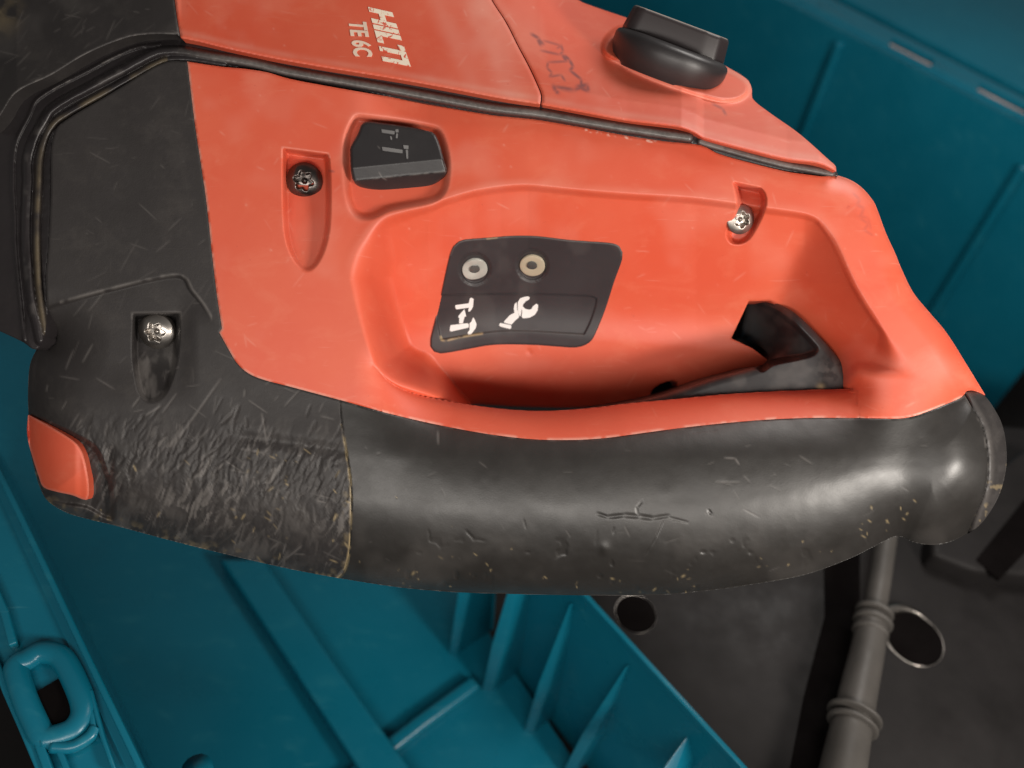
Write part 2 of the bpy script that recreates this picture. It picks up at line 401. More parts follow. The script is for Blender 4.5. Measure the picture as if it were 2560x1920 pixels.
def H_shell(U, V, wall=True):
    """outer skin of the side half, the handle and the rubber"""
    z = np.zeros(U.shape)
    # lower silhouette: the body and the grip roll away
    dl = dist(cLOW, U, V, margin=260)
    R = np.interp(U, [60,250,600,860,1500,2000,2250,2400], [110,170,200,215,235,215,180,190])
    z -= 0.20*rnd((dl+5)/(R+5))
    # right outer edge
    do = dist(cOUT, U, V, margin=60); z -= 0.045*rnd(do/55)*(V < 1040)
    dr = dist(cRING, U, V, margin=170); z -= 0.10*rnd((dr+4)/164)*sm((U-2200)/120)
    # swelling at the end of the grip and a slight arch of the grip
    z += 0.020*np.exp(-((U-2400)/75)**2 - ((V-1160)/150)**2)
    z += 0.03*np.exp(-((U-1500)/700)**2)*sm((V-1000)/150)
    z -= 0.009*np.exp(-((U-2255)/70)**2)*sm((V-1000)/120)
    # inner side of the handle rolls into the hand hole
    db = dist(cLIP, U, V, margin=250)
    mk = sm((U-880)/260)*sm((2320-U)/260)*sm((V-850)/60)
    z -= 0.155*rnd(db/240)*mk
    # the band over the hand hole leans back a little towards the gasket
    rv = np.interp(U, ridU, ridV)
    z -= 0.13*np.maximum(0, rv-V)/1000*sm((U-880)/200)
    return z
def H_floor(U, V):
    rv = np.interp(U, ridU, ridV)
    d = np.maximum(V-rv, 0)/1000
    z = -0.014 - 0.95*d + 0.30*(np.maximum(d-0.26, 0) + 0*d)*sm((d-0.26)/0.12)*1.2
    # a gentle fillet where the floor climbs to the left end wall
    return z
def pocket(U, V, poly, u0, v0, v1, depth, w):
    """screw pocket: deep at the head end, running out to nothing"""
    s = sdf(poly, U, V, 60); t = np.clip((V-v0)/(v1-v0), 0, 1)
    d = depth*(1-0.25*t)*sm((s)/(w+5))
    prof = np.sqrt(np.clip(1-t**2.2, 0, 1))
    return np.where(s > 0, d*prof, 0)
def H_side(U, V):
    z = H_shell(U, V)
    s = sdf(BOWL, U, V, 140)
    m = 45*sm((U-1020)/200)*sm((2150-U)/60)*sm((V-880)/40)
    left = sm((1240-U)/180)*sm((V-520)/170); right = sm((U-1960)/90)*sm((V-545)/60)
    w = 20 + 90*left + 55*right*sm((V-820)/90)
    k = sm((s+m)/w)
    k = k*(1-sm((U-2060)/100)*sm((V-850)/100))
    ru = np.interp(V, [500,547,600,708,785,853,925,962,1000], [2030,2057,2093,2143,2190,2238,2306,2337,2370])
    zw = np.minimum(-0.00108*np.maximum(ru-U, 0) + 0.004, z-0.012*(1-sm((V-790)/70)))
    fl = H_floor(U, V); kk = 0.022
    fl = fl + (.5*(fl+zw+np.sqrt((fl-zw)**2+kk**2))-0.003-fl)*sm((U-1600)/250)
    z = z*(1-k) + fl*k
    # the strip hidden under the handle's inner face sits a little lower
    z -= 0.006*sm((-s+1)/5)*sm((U-957)/14)*(U < 2140)*(V > 925)
    # button recess
    p = sdf(POCK_BTN, U, V, 60); z -= 0.026*sm(p/22)
    # the rim of the hand hole carries a soft raised edge
    z += 0.0012*np.exp(-((s+6)/14)**2)*sm((720-V)/160)*sm((2080-U)/80)
    z -= pocket(U, V, POCK_S1, 765, 385, 684, 0.058, 9)*1.0
    z -= pocket(U, V, POCK_S3, 1870, 460, 622, 0.085, 10)
    # shallow cut under the lever and small dents
    z -= 0.0015*vnoise(U, V, 190, 3, 2)
    z -= 0.004*np.exp(-(((U-1323)/7)**2+((V-880)/7)**2))
    return z

# hammer top-level
HAM = empty('demolition_hammer', (0, 0, -0.2), 'large red and black demolition hammer with a scuffed curved rear grip, over the teal case', 'power tool')
class Off: pass
PAR = HAM

def add_part(o, label=None):
    if label: o['label'] = label
    return o
# ---- wear fields, some with painted highlights
def red_strokes(n, box, seed):
    r = random.Random(seed); out = []
    for _ in range(n):
        a = r.uniform(box[0], box[2]); b = r.uniform(box[1], box[3]); an = r.choice([0.5, -0.6, 1.1, 2.3, 0.1]) + r.uniform(-.4, .4)
        L = r.uniform(6, 45); out.append((a, b, a+L*math.cos(an), b+L*math.sin(an), r.uniform(1.8, 2.8), r.uniform(0.04, 0.17)))
    for _ in range(n//2):
        a = r.uniform(box[0], box[2]); b = r.uniform(box[1], box[3]); out.append((a, b, a+2, b+1, r.uniform(2.2, 4), r.uniform(.05, .28)))
    return out
EDGE_BLK = curve(BLK[3:])
def near_edge(U, V, c, w, seed, amp=0.7):
    d = dist(c, U, V, margin=30)
    return amp*np.clip(1.2-d/w, 0, 1)*sm((vnoise(U, V, 26, seed, 3)+0.35)/0.6)
SCRIB = []
def scribble(pts, f, o, w=3.4, s=0.8):
    w = w*1.25; s = min(1, s*0.95)
    for a, b in zip(pts, pts[1:]):
        SCRIB.append((o[0]+a[0]*f, o[1]+a[1]*f, o[0]+b[0]*f, o[1]+b[1]*f, w, s))
fz = .3255; oz = (1240, 0)
scribble([(270,260),(330,295),(345,350),(320,300),(365,340)], fz, oz, 4, .75)
scribble([(365,312),(500,350),(470,372)], fz, oz, 3, .5); scribble([(345,388),(490,420),(515,395),(500,345)], fz, oz, 3.2, .6)
scribble([(510,420),(540,470),(525,425),(565,460),(592,512),(568,540),(655,610),(655,680)], fz, oz, 3.6, .8)
scribble([(560,470),(400,478),(392,520),(430,560),(410,590),(500,575),(530,620)], fz, oz, 3, .6)
scribble([(440,655),(460,700),(480,715)], fz, oz, 5, .7); scribble([(450,665),(600,690),(700,655),(710,700),(640,670),(690,690)], fz, oz, 4.5, .7)
scribble([(620,665),(700,650)], fz, oz, 5, .8); scribble([(480,680),(600,700),(620,680)], fz, oz, 5, .4)
scribble([(1660,795),(1740,835),(1765,880)], fz, oz, 3.5, .55)
scribble([(2132,482),(2150,500),(2142,512),(2160,520),(2150,545),(2172,560),(2160,575),(2185,590)], 1, (0,0), 4, .22)
scribble([(2145,540),(2170,545),(2178,575)], 1, (0,0), 4, .2)
scribble([(823,427),(835,429)], 1, (0,0), 3, .6)
def ink(U, V, S): return strokes(U, V, SCRIB)
side_str = red_strokes(130, (480,180,2300,1050), 5)
def wear_highlight_side(U, V, S):
    w = strokes(U, V, side_str)
    w = np.maximum(w, near_edge(U, V, EDGE_BLK, 5, 21, 0.6))
    s = sdf(BOWL, U, V, 40)
    w = np.maximum(w, 0.14*np.exp(-((s+3)/9)**2)*sm((720-V)/160)*sm((2120-U)/80)*(0.6+0.4*vnoise(U, V, 60, 8)))  # paler band paints the fillet highlight along the hand-hole rim
    w = np.maximum(w, 0.2*np.clip(1.2-np.abs(sdf(POCK_S1, U, V, 20)+1)/3, 0, 1)*(V < 395))  # paler top lip paints the highlight on the pocket's edge fillet
    w = np.maximum(w, 0.25*np.exp(-((sdf(POCK_BTN, U, V, 40)-6)/9)**2)*(0.6+0.4*vnoise(U, V, 40, 18)))  # paler frame paints the lit chamfer around the button
    # white chips along the lower gasket lip
    c = curve([(1465,326),(1560,343),(1640,355)]); d = dist(c, U, V, margin=12)
    w = np.maximum(w, np.clip(1.2-d/4, 0, 1)*sm(vnoise(U, V, 9, 31, 2)/0.4)*1.0)
    w += 0.10*sm(vnoise(U, V, 130, 12, 3)/0.7)
    return np.clip(w, 0, 1)
LED1, LED2 = [np.array([(a+40*math.cos(t), b+40*math.sin(t)) for t in np.linspace(0, 2*math.pi, 25)[:-1]]) for a, b in ((1187,673),(1331,664))]
# side housing: everything red below the gasket except the handle's inner strip
side_poly = loop([(468,154,1)] + LOW_GASKET_R[1:-1] + [(2093,438,1)] + OUT_R[1:-1] + [(2464,989,1)] + BLK[1:6] + [(2270,1044),(2238,1047),(2150,1045,1),(2150,1015,1),(2010,1015),(1831,1022),(1680,1034),(1560,1043),(1491,1048),(1388,1052),(1297,1050),(1193,1038),(1071,1014),(1010,990),(955,940,1),(955,1029,1)] + BLK[21:27] + [(548,831,1),(555,821,1)] + BLK[29:-1])
GAP = loop([(1176,1010,1),(1297,1017),(1433,1020),(1500,1016,1),(1500,1060,1),(1176,1060,1)])
HOLE = np.array([(1661+36*math.cos(a)*math.cos(-.42)-15*math.sin(a)*math.sin(-.42), 972+36*math.cos(a)*math.sin(-.42)+15*math.sin(a)*math.cos(-.42)) for a in np.linspace(0, 2*math.pi, 33)[:-1]])
SLOT = loop([(1828,846,1),(1872,752,1),(1925,752,1),(1980,800,1),(2000,890,1),(1960,930,1),(1880,870,1)])
add_part(field('side_housing', side_poly, H_side, RED, PAR, holes=[GAP, HOLE, SLOT, LED1, LED2], edge=4, emask=lambda U, V: 1-((V > 930)&(((U > 940)&(U < 975))|((U > 2130)&(U < 2170)))), skirt=((0,0.10),), attrs={'wear_and_highlight': wear_highlight_side, 'ink': ink}, key='side'))
# the handle's red inner strip
lip_c = curve(LIP)
bar_poly = loop([(955,940,1)] + [p for p in reversed(LIP[:-2])][0:0] + [(970,952),(1010,975),(1071,993),(1193,1014),(1297,1025),(1388,1026),(1491,1018),(1560,1009),(1680,998),(1831,984),(2010,975),(2125,972),(2150,974,1),(2150,1045,1)] + BLK[9:21] + [(955,1030,1)])
def wear_bar(U, V, S): return np.clip(near_edge(U, V, EDGE_BLK, 6, 22, 0.65)+strokes(U, V, side_str)*0.6, 0, 1)
field('handle_bar', bar_poly, lambda U, V: H_shell(U, V), RED, PAR, edge=0, skirt=((20,0.06),(30,0.14)), attrs={'wear_and_highlight': wear_bar}, key='bar')

# ---- black rubber overmould
over_poly = loop([(111,846,1)] + LOW_GASKET_L[1:-1] + [(468,154,1)] + [p for p in reversed(BLK[29:-1])] + [(555,821,1),(548,831,1)] + [p for p in reversed(BLK[21:27])] + [(850,1000,1)] + [p for p in reversed(SEAM[1:-1])] + [(845,1445,1)] + [p for p in reversed(LOWER_SIL[1:15])])
r_ = random.Random(3); GOUGE = []; SCR = []; FLK = []
for _ in range(620):
    a = r_.gauss(560, 190); b = r_.gauss(1235, 95)
    if not (140 < a < 862) or b < 1010+0.1*(a-500): continue
    an = math.radians(r_.gauss(-68, 16)); L = r_.uniform(5, 46)
    GOUGE.append((a, b, a+L*math.cos(an), b+L*math.sin(an), r_.uniform(2.2, 5.0), r_.uniform(.3, 1.0)))
for _ in range(130):
    a = r_.uniform(80, 862); b = r_.uniform(900, 1440); an = math.radians(r_.choice([-60, -50, -75, 20])+r_.gauss(0, 10)); L = r_.uniform(10, 60)
    SCR.append((a, b, a+L*math.cos(an), b+L*math.sin(an), r_.uniform(1.8, 3.0), r_.uniform(.12, .5)))
for _ in range(45):
    a = r_.uniform(130, 540); b = r_.uniform(200, 900); an = math.radians(r_.choice([-60, -50, 15, 170])+r_.gauss(0, 14)); L = r_.uniform(4, 60)
    SCR.append((a, b, a+L*math.cos(an), b+L*math.sin(an), r_.uniform(1.6, 2.6), r_.uniform(.06, .26)))
SCR += [(430,1120,552,948,3.5,.42),(470,1130,525,1070,3,.35),(345,1195,440,1085,3,.3),(330,970,520,700,2.4,.12),(222,778,262,730,2.4,.3),(300,680,345,600,2.2,.16),(655,1035,668,1112,3.4,.5),(600,1122,668,1134,3.4,.45)]
for _ in range(45):
    a = r_.uniform(560, 872) if r_.random() < .75 else r_.uniform(200, 560); b = r_.uniform(1120, 1440); an = math.radians(r_.choice([-65, 40])+r_.gauss(0, 12)); L = r_.uniform(2, 22)
    FLK.append((a, b, a+L*math.cos(an), b+L*math.sin(an), r_.uniform(1.8, 3.2), r_.uniform(.15, .6)))
c_seam = curve(SEAM)
def streak(U, V, seed=301):
    # ragged scuffs running mostly up and down, like abraded rubber
    a = math.radians(-66); al = U*math.cos(a)+V*math.sin(a); ac = -U*math.sin(a)+V*math.cos(a)
    al = al + 14*vnoise(U, V, 60, seed+1, 2); ac = ac + 10*vnoise(U, V, 45, seed+2, 2)
    n = vnoise(al/4.2+3000, ac+3000, 10, seed, 3)
    return sm((n-.05)/.35)
def H_over(U, V):
    z = H_shell(U, V)
    z -= pocket(U, V, POCK_S2, 391, 790, 1012, 0.058, 10)
    z -= 0.012*sm((sdf(STEP_P, U, V, 30))/9)*(1-sm((V-730)/90)*sm((U-440)/60))*(1-sm((V-900)/120))
    c = sdf(INS_CH, U, V, 40); z -= 0.030*sm(c/14)
    z -= 0.008*np.exp(-((dist(GUIDE, U, V, margin=40))/16)**2)*sm((U-520)/120)
    z -= 0.012*np.exp(-(((U-274)/12)**2))*sm((V-1105)/40)*sm((1330-V)/60)
    rgh = sm((V-1000-0.08*(U-300))/140)*sm((U-120)/120)
    z += (0.0020*vnoise(U*2.2, V, 34, 5, 3) )*rgh
    z += 0.0010*vnoise(U, V, 160, 6, 2)
    z -= 0.0030*strokes(U, V, GOUGE) + 0.0022*streak(U, V)*rgh
    z -= 0.0018*strokes(U, V, SCR)
    return z
def wear_over(U, V, S):
    w = np.maximum(strokes(U, V, [(a+3, b+1, c+3, d+1, w*0.5, s*0.24) for a, b, c, d, w, s in GOUGE]), strokes(U, V, SCR))
    rg = sm((V-990-0.08*(U-300))/120)*sm((U-150)/120)*sm((vnoise(U, V, 85, 311, 3)+.25)/.6)
    w = np.maximum(w, 0.45*sm((streak(U, V, 321)-.35)/.6)*rg)
    d = dist(STEP, U, V, margin=20); w = np.maximum(w, 0.55*np.clip(1.2-d/5, 0, 1)*sm((vnoise(U, V, 30, 41)+.7)/.8)*(U > 150)*(U < 530))
    w = np.maximum(w, 0.25*np.clip(1.2-np.abs(sdf(POCK_S2, U, V, 20)+1)/4, 0, 1)*(V < 800))
    pit = sdf(POCK_S2, U, V, 30); w = np.maximum(w, 0.45*sm(pit/8)*sm((V-860)/40)*sm((vnoise(U*2.5, V, 40, 14)+.3)/.6))
    w = np.maximum(w, 0.25*sm((vnoise(U, V, 60, 42)+.1)/.7)*sm((V-1150)/200))
    return np.clip(w, 0, 1)
def dirt_over(U, V, S):
    w = strokes(U, V, FLK)
    d = dist(c_seam, U, V, margin=14); w = np.maximum(w, 0.75*np.clip(1.2-d/4.5, 0, 1)*sm((vnoise(U, V, 22, 51)+.35)/.6)*(V > 1060))
    w = np.maximum(w, 0.30*np.clip(1-S/26, 0, 1)*sm((vnoise(U, V, 16, 52)+.0)/.5)*(V > 1180))
    return np.clip(w, 0, 1)
under = ((2,0.02),(14,0.06),(45,0.11),(50,0.20))
field('rubber_overmould', over_poly, H_over, RUB, PAR, edge=3, skirt=under, attrs={'wear_and_highlight': wear_over, 'dirt': dirt_over}, key='over')

# ---- grip
grip_poly = loop([(850,1000,1)] + [p for p in reversed(BLK[3:21])] + [(2411,986,1)] + RING_IN[2:-1] + [(2419,1333,1)] + [p for p in reversed(LOWER_SIL[16:-1])] + [(845,1445,1)] + SEAM[1:-1])
CRACK = [(1493,1284,1520,1293,4,.8),(1520,1293,1560,1288,5,1),(1560,1288,1598,1291,6,1),(1598,1291,1632,1296,6,1),(1632,1296,1672,1289,4.5,.9),(1594,1288,1592,1268,4,.8),(1592,1268,1606,1252,3,.7),(1672,1294,1720,1306,2.6,.6),(1660,1300,1640,1345,2.6,.6),(1640,1345,1614,1388,2.6,.5),
         (1494,1330,1488,1362,3.5,.4),(1536,1320,1532,1334,3,.5),(1166,1328,1185,1348,4,.5),(1185,1348,1213,1352,4,.4),(1072,1325,1074,1352,3,.5),(1310,1300,1314,1320,3,.4),(1772,1276,1778,1286,4,.9),(1730,1080,1790,1075,3,.2)]
GF = []; GW = []
r_ = random.Random(9)
for _ in range(32):
    a = r_.uniform(880, 2330); lo = float(np.interp(a, [p[0] for p in LOWER_SIL[14:]], [p[1] for p in LOWER_SIL[14:]])); b = lo - abs(r_.gauss(20, 50)) - 6
    an = r_.uniform(0, 3.1); L = r_.uniform(1, 16); GF.append((a, b, a+L*math.cos(an), b+L*math.sin(an)*.6, r_.uniform(1.4, 2.8), r_.uniform(.08, .5)))
for (a, b, s) in [(1030,1437,8),(1045,1447,6),(1277,1373,5),(1367,1446,5),(1226,1428,5),(1535,1448,7),(1550,1452,6),(1712,1438,7),(1972,1410,6),(1640,1470,5),(2178,1265,6),(2170,1300,5),(2155,1325,4),(2270,1282,6),(2262,1300,6),(2290,1255,5),(2215,1300,5),(2008,1352,5),(2050,1380,4),(2080,1377,4),(993,1245,4),(1442,1470,4),(1715,1478,4)]:
    GF.append((a, b, a+r_.uniform(-8, 8), b+r_.uniform(-8, 8), s*.45, .42))
for _ in range(40):
    a = r_.uniform(880, 2350); b = r_.uniform(1080, 1450); an = r_.uniform(-.5, 1.2); L = r_.uniform(5, 50); GW.append((a, b, a+L*math.cos(an), b+L*math.sin(an), r_.uniform(1.6, 2.6), r_.uniform(.05, .3)))
GW += [(1812,1145,1838,1146,3,.6),(1838,1146,1848,1162,3,.6),(1790,1205,1850,1206,3,.3),(1860,1190,1875,1206,3,.3),(1096,1078,1096,1110,3.5,.5),(2000,1140,2030,1160,3,.35)]
def H_grip(U, V):
    z = H_shell(U, V) + 0.001
    z -= 0.0030*strokes(U, V, CRACK)
    z += 0.0014*vnoise(U, V, 95, 61, 3) + 0.0007*vnoise(U, V, 24, 62, 2)*sm((V-1280)/120)
    z -= 0.0035*sm((vnoise(U, V, 30, 63, 2)-.45)/.25)*sm((V-1330)/60)
    z += 0.0045*np.exp(-(((U-1512)/12)**2+((V-1372)/14)**2))
    z -= 0.0012*strokes(U, V, GW) + 0.002*strokes(U, V, GF)
    return z
def wear_grip(U, V, S):
    w = strokes(U, V, GW)*0.8
    w = np.maximum(w, 0.12*sm((vnoise(U, V, 90, 71)+.05)/.8)*sm((V-1200)/200))
    w = np.maximum(w, 0.5*np.clip(1.2-S/4, 0, 1)*sm((vnoise(U, V, 20, 73)+.1)/.5)*(V < 1120))
    return np.clip(w, 0, 1)
def dirt_grip(U, V, S): return np.clip(np.maximum(strokes(U, V, GF), .5*np.clip(1.2-dist(c_seam, U, V, margin=12)/3.5, 0, 1)*sm((vnoise(U, V, 24, 77)+.2)/.5)*(V > 1060)), 0, 1)
field('rear_grip', grip_poly, H_grip, GRIPM, PAR, edge=3, skirt=under, attrs={'wear_and_highlight': wear_grip, 'dirt': dirt_grip}, key='grip')
ring_poly = loop([(2411,980,1),(2440,978),(2460,988),(2482,1016),(2505,1061),(2516,1120),(2514,1179),(2496,1242),(2464,1296),(2443,1318),(2419,1336,1)] + [p for p in reversed(RING_IN[2:-1])])
def H_ring(U, V):
    z = H_shell(U, V); d = dist(curve(RING_IN[1:]), U, V, margin=80)
    z = z - 0.005 + 0.009*np.exp(-((d-11)/8)**2) + 0.0028*vnoise(U, V, 22, 81, 3); return z
field('grip_end_ring', ring_poly, H_ring, RUB, PAR, step=2.5, edge=5, skirt=((2,.02),(8,.05),(20,.1)), attrs={'wear_and_highlight': lambda U, V, S: np.clip(.06*sm((vnoise(U, V, 18, 82)+.3)/.6)+.2*np.exp(-((dist(curve(RING_IN[1:]), U, V, margin=80)-11)/6)**2), 0, 1), 'dirt': lambda U, V, S: .3*sm((vnoise(U, V, 14, 83)-.25)/.3)*(V > 1150)})

# ---- red corner insert
def H_ins(U, V):
    z = H_shell(U, V)*0.85 + 0.004
    d = dist(np.array([(178,1095),(190,1160),(192,1250)]), U, V, margin=60)
    return z - 0.004*sm((U-185)/20)
field('corner_insert', INSERT, H_ins, RED, PAR, step=2.5, edge=7, skirt=((0,0.08),), attrs={'wear_and_highlight': lambda U, V, S: .2*np.clip(1.2-S/5, 0, 1)})

# ---- gasket between the halves
beadA = curve([(100,850),(90,803),(77,750),(66,650),(63,588),(66,500),(68,452),(68,400),(81,353),(105,310),(131,271),(226,217),(316,170),(380,136),(405,129),(452,128),(520,140),(633,158),(705,176),(768,188),(880,207),(1000,228),(1130,252),(1229,270),(1285,277),(1342,283),(1469,305),(1560,320),(1659,335),(1722,344)])
beadB = curve([(112,830),(100,750),(93,650),(92,560),(97,452),(99,398),(112,345),(127,318),(149,296),(271,226),(384,163),(420,149),(475,147),(560,160)])
beadC = curve([(60,850),(50,750),(38,620),(36,542),(32,452),(38,362),(72,290),(95,246),(217,178),(330,122),(400,110)])
beadD = curve([(1752,354),(1763,358),(1876,390),(1967,413),(2035,425),(2080,434)])
gask_poly = loop([(111,846,1)] + LOW_GASKET_L[1:-1] + [(468,156)] + LOW_GASKET_R[1:-1] + [(2096,440,1),(2089,422,1)] + [(p[0], p[1]-8) for p in reversed(UP_GASKET_R[1:-1])] + [(455,80)] + [(p[0], p[1]-10) for p in reversed(UP_GASKET_L[1:-1])] + [(-30,308,1),(-30,815,1),(0,828),(59,856),(90,874)])
def H_gask(U, V):
    dl = dist(curve(LOW_GASKET_L), U, V, margin=160); dr = dist(curve(LOW_GASKET_R), U, V, margin=120)
    z = -0.020 + 0*U
    bead = lambda c, w, h: h*np.sqrt(np.clip(1-(dist(c, U, V, margin=40)/w)**2, 0, 1))
    z = z + np.maximum.reduce([bead(beadA, 13, 0.017), bead(beadB, 10, 0.014), bead(beadC, 5, 0.006), bead(beadD, 9, 0.010)])
    d = np.where(U < 450, dl, dr)
    z -= 0.012*sm((d-38)/20) 
    z -= np.where(U < 450, 0.25*np.maximum(d-60, 0)/1000, 0)
    rv = np.interp(U, [1700,1760,2100], [0,0,1]); z -= 0.008*rv
    return z + 0.0006*vnoise(U, V, 14, 91, 2)
field('gasket', gask_poly, H_gask, GASK, PAR, step=2.5, edge=3, skirt=((0,0.14),), attrs={'wear_and_highlight': lambda U, V, S: (.25*sm((vnoise(U, V, 30, 92)-.1)/.5)+.85*sm((U-400)/200)*(.8+.3*vnoise(U, V, 6, 95, 2)))*np.exp(-(np.minimum(dist(beadA, U, V, margin=30), dist(beadD, U, V, margin=30)+2)/9)**4)+.6*np.clip(1.2-dist(curve([(95,246),(217,178),(330,122)]), U, V, margin=20)/2.5, 0, 1)*sm((vnoise(U, V, 20, 94)-.1)/.3), 'dirt': lambda U, V, S: .22*np.exp(-(dist(beadB, U, V, margin=30)/7)**2)*(U < 420)*sm((vnoise(U, V, 60, 93)+.5)/.8)})  # pale stripe along the beads paints their highlight; the rest is wear

# ---- upper covers
upU = np.array([p[0] for p in UP_GASKET_L[:-1]] + [p[0] for p in UP_GASKET_R]); upV = np.array([p[1] for p in UP_GASKET_L[:-1]] + [p[1] for p in UP_GASKET_R])
LOBE = loop([(1500,120),(1560,170),(1614,197),(1696,228),(1793,257),(1842,257),(1871,241),(1879,221),(1872,203),(1849,185),(1819,170),(1700,100),(1560,60)])
def H_cover(U, V):
    d = (np.interp(U, upU, upV)-V)/1000
    k = np.interp(U, [-30,200,450,900,1350,1700,2100], [.45,.45,.5,.70,.9,1.15,1.15])
    z = 0.012 - k*np.maximum(d, -0.02) - 0.5*np.maximum(d-0.05, 0)*sm((U-1200)/400)
    z += 0.030*sm(sdf(LOBE, U, V, 60)/14)
    return z + 0.0014*vnoise(U, V, 150, 101, 2)
seamU = [(1215,-40),(1230,0),(1265,55),(1297,118),(1322,165),(1342,208),(1354,240),(1352,262)]
iL = 13
motor_poly = loop([(452,95,1)] + [(p[0], p[1]+1) for p in UP_GASKET_R[1:9]] + [(1350,261,1)] + [(p[0]-1.5, p[1]) for p in reversed(seamU[1:-1])] + [(1213,-40,1),(432,-40,1),(437,0),(444,50)])
rear_poly = loop([(1353,262,1)] + [(p[0], p[1]+1) for p in UP_GASKET_R[10:-1]] + [(2091,429,1),(2089,415),(2075,402),(1998,334),(1922,280),(1881,246),(1880,225),(1872,203),(1849,185),(1819,168),(1700,95),(1568,45),(1478,14),(1446,0),(1400,-40,1),(1217,-40,1)] + [(p[0]+1.5, p[1]) for p in seamU[1:-1]])
front_poly = loop([(-30,318,1)] + UP_GASKET_L[1:-2] + [(443,86,1),(450,92,1),(443,50),(436,0),(431,-40,1),(-30,-40,1)])
cov_str = red_strokes(120, (440,0,2100,430), 15)
def wear_cov(U, V, S):
    w = strokes(U, V, cov_str)
    dd = np.interp(U, upU, upV)-V
    w = np.maximum(w, .22*np.exp(-((dd-14)/8)**2)*(.6+.4*vnoise(U, V, 50, 111)))
    w = np.maximum(w, .30*np.exp(-((sdf(LOBE, U, V, 40)-5)/7)**2)*(V > 150))
    band = .28*np.exp(-((U-(1195+V*.35))/45)**2)+.18*np.exp(-((U-(1090+V*.45))/28)**2)
    return np.clip(w + band*(.7+.4*vnoise(U, V, 80, 113)) + .14*sm(vnoise(U, V, 110, 112, 3)/.7), 0, 1)
field('motor_cover', motor_poly, H_cover, RED, PAR, edge=9, edge_h=7, skirt=((0,0.08),), attrs={'wear_and_highlight': wear_cov, 'ink': ink}, key='cov')
field('rear_cover', rear_poly, lambda U, V: H_cover(U, V)-0.002, RED, PAR, edge=9, edge_h=7, skirt=((2,0.03),(4,0.5)), attrs={'wear_and_highlight': wear_cov, 'ink': ink}, key='rear')
def wear_front(U, V, S):
    r = random.Random(33); L = []
    for _ in range(70):
        a = r.uniform(-20, 440); b = r.uniform(-10, 240); an = r.choice([.05, -.6, 2.2])+r.gauss(0, .2); l = r.uniform(5, 60); L.append((a, b, a+l*math.cos(an), b+l*math.sin(an), r.uniform(1.6, 2.6), r.uniform(.08, .35)))
    return np.clip(strokes(U, V, L) + .35*np.clip(1.2-S/4, 0, 1)*sm((vnoise(U, V, 20, 121)+.1)/.4)*(V > 60) + .15*sm((vnoise(U, V, 90, 122)+.1)/.6), 0, 1)
field('front_cover', front_poly, H_cover, RUB, PAR, edge=6, skirt=((0,0.1),), attrs={'wear_and_highlight': wear_front, 'dirt': lambda U, V, S: .35*sm((90-np.hypot(U+10, V-30))/90)*sm((vnoise(U, V, 30, 124)+.4)/.7)})

# ---- mode button
def H_btn(U, V):
    zc = 0.004 + 0*U
    yc = 438 + (U-1000)*-.10                                  # crease lines across the button
    y2 = yc + 0; y1 = yc - 30
    z = 0.012 + 0.10*(V-320)/1000
    z = z - 0.0 - 0.55*np.clip(V-y1, 0, 30)/1000 - 1.3*np.maximum(V-y1-32, 0)/1000
    return z
btn = field('mode_button', BTN, H_btn, BPL, PAR, step=2, edge=8, edge_h=9, skirt=((0,0.05),), attrs={'wear_and_highlight': lambda U, V, S: np.clip(.5*np.clip(1.2-np.abs(V-(440-(U-1000)*.1))/2.5, 0, 1)*sm((vnoise(U, V, 14, 131)+.4)/.6)+.3*np.clip(1.2-S/3, 0, 1)*sm((vnoise(U, V, 12, 132))/.4)+strokes(U, V, [(947,430,955,444,2.2,.5),(955,444,966,450,2.2,.5),(944,365,950,372,2,.4)]), 0, 1)}, key='btn')
def decal(name, pts, key, mat, parent, off=0.0012, step=1.6, thick=0.003, edge=0, smooth=False):
    poly = loop([(p[0], p[1], 1) for p in pts]) if not smooth else loop(pts)
    return field(name, poly, lambda U, V: samp(key, U, V)+off, mat, parent, step=step, edge=edge, skirt=((0,thick),))
def zq(L, f=.2532, o=(640,260)): return [(o[0]+x*f, o[1]+y*f) for x, y in L]
for L in ([(1238,248),(1370,268),(1366,300),(1242,282)], [(1374,252),(1406,248),(1408,278),(1380,280)], [(1385,290),(1402,290),(1396,340),(1380,335)],
          [(1322,318),(1338,318),(1346,352),(1330,352)],
          [(1244,422),(1448,452),(1446,486),(1250,460)], [(1454,405),(1506,410),(1504,446),(1460,440)], [(1478,452),(1500,452),(1502,540),(1486,540)]):
    decal('moulded_mark', zq(L), 'btn', GLYPH, btn, 0.0016, 1.5)

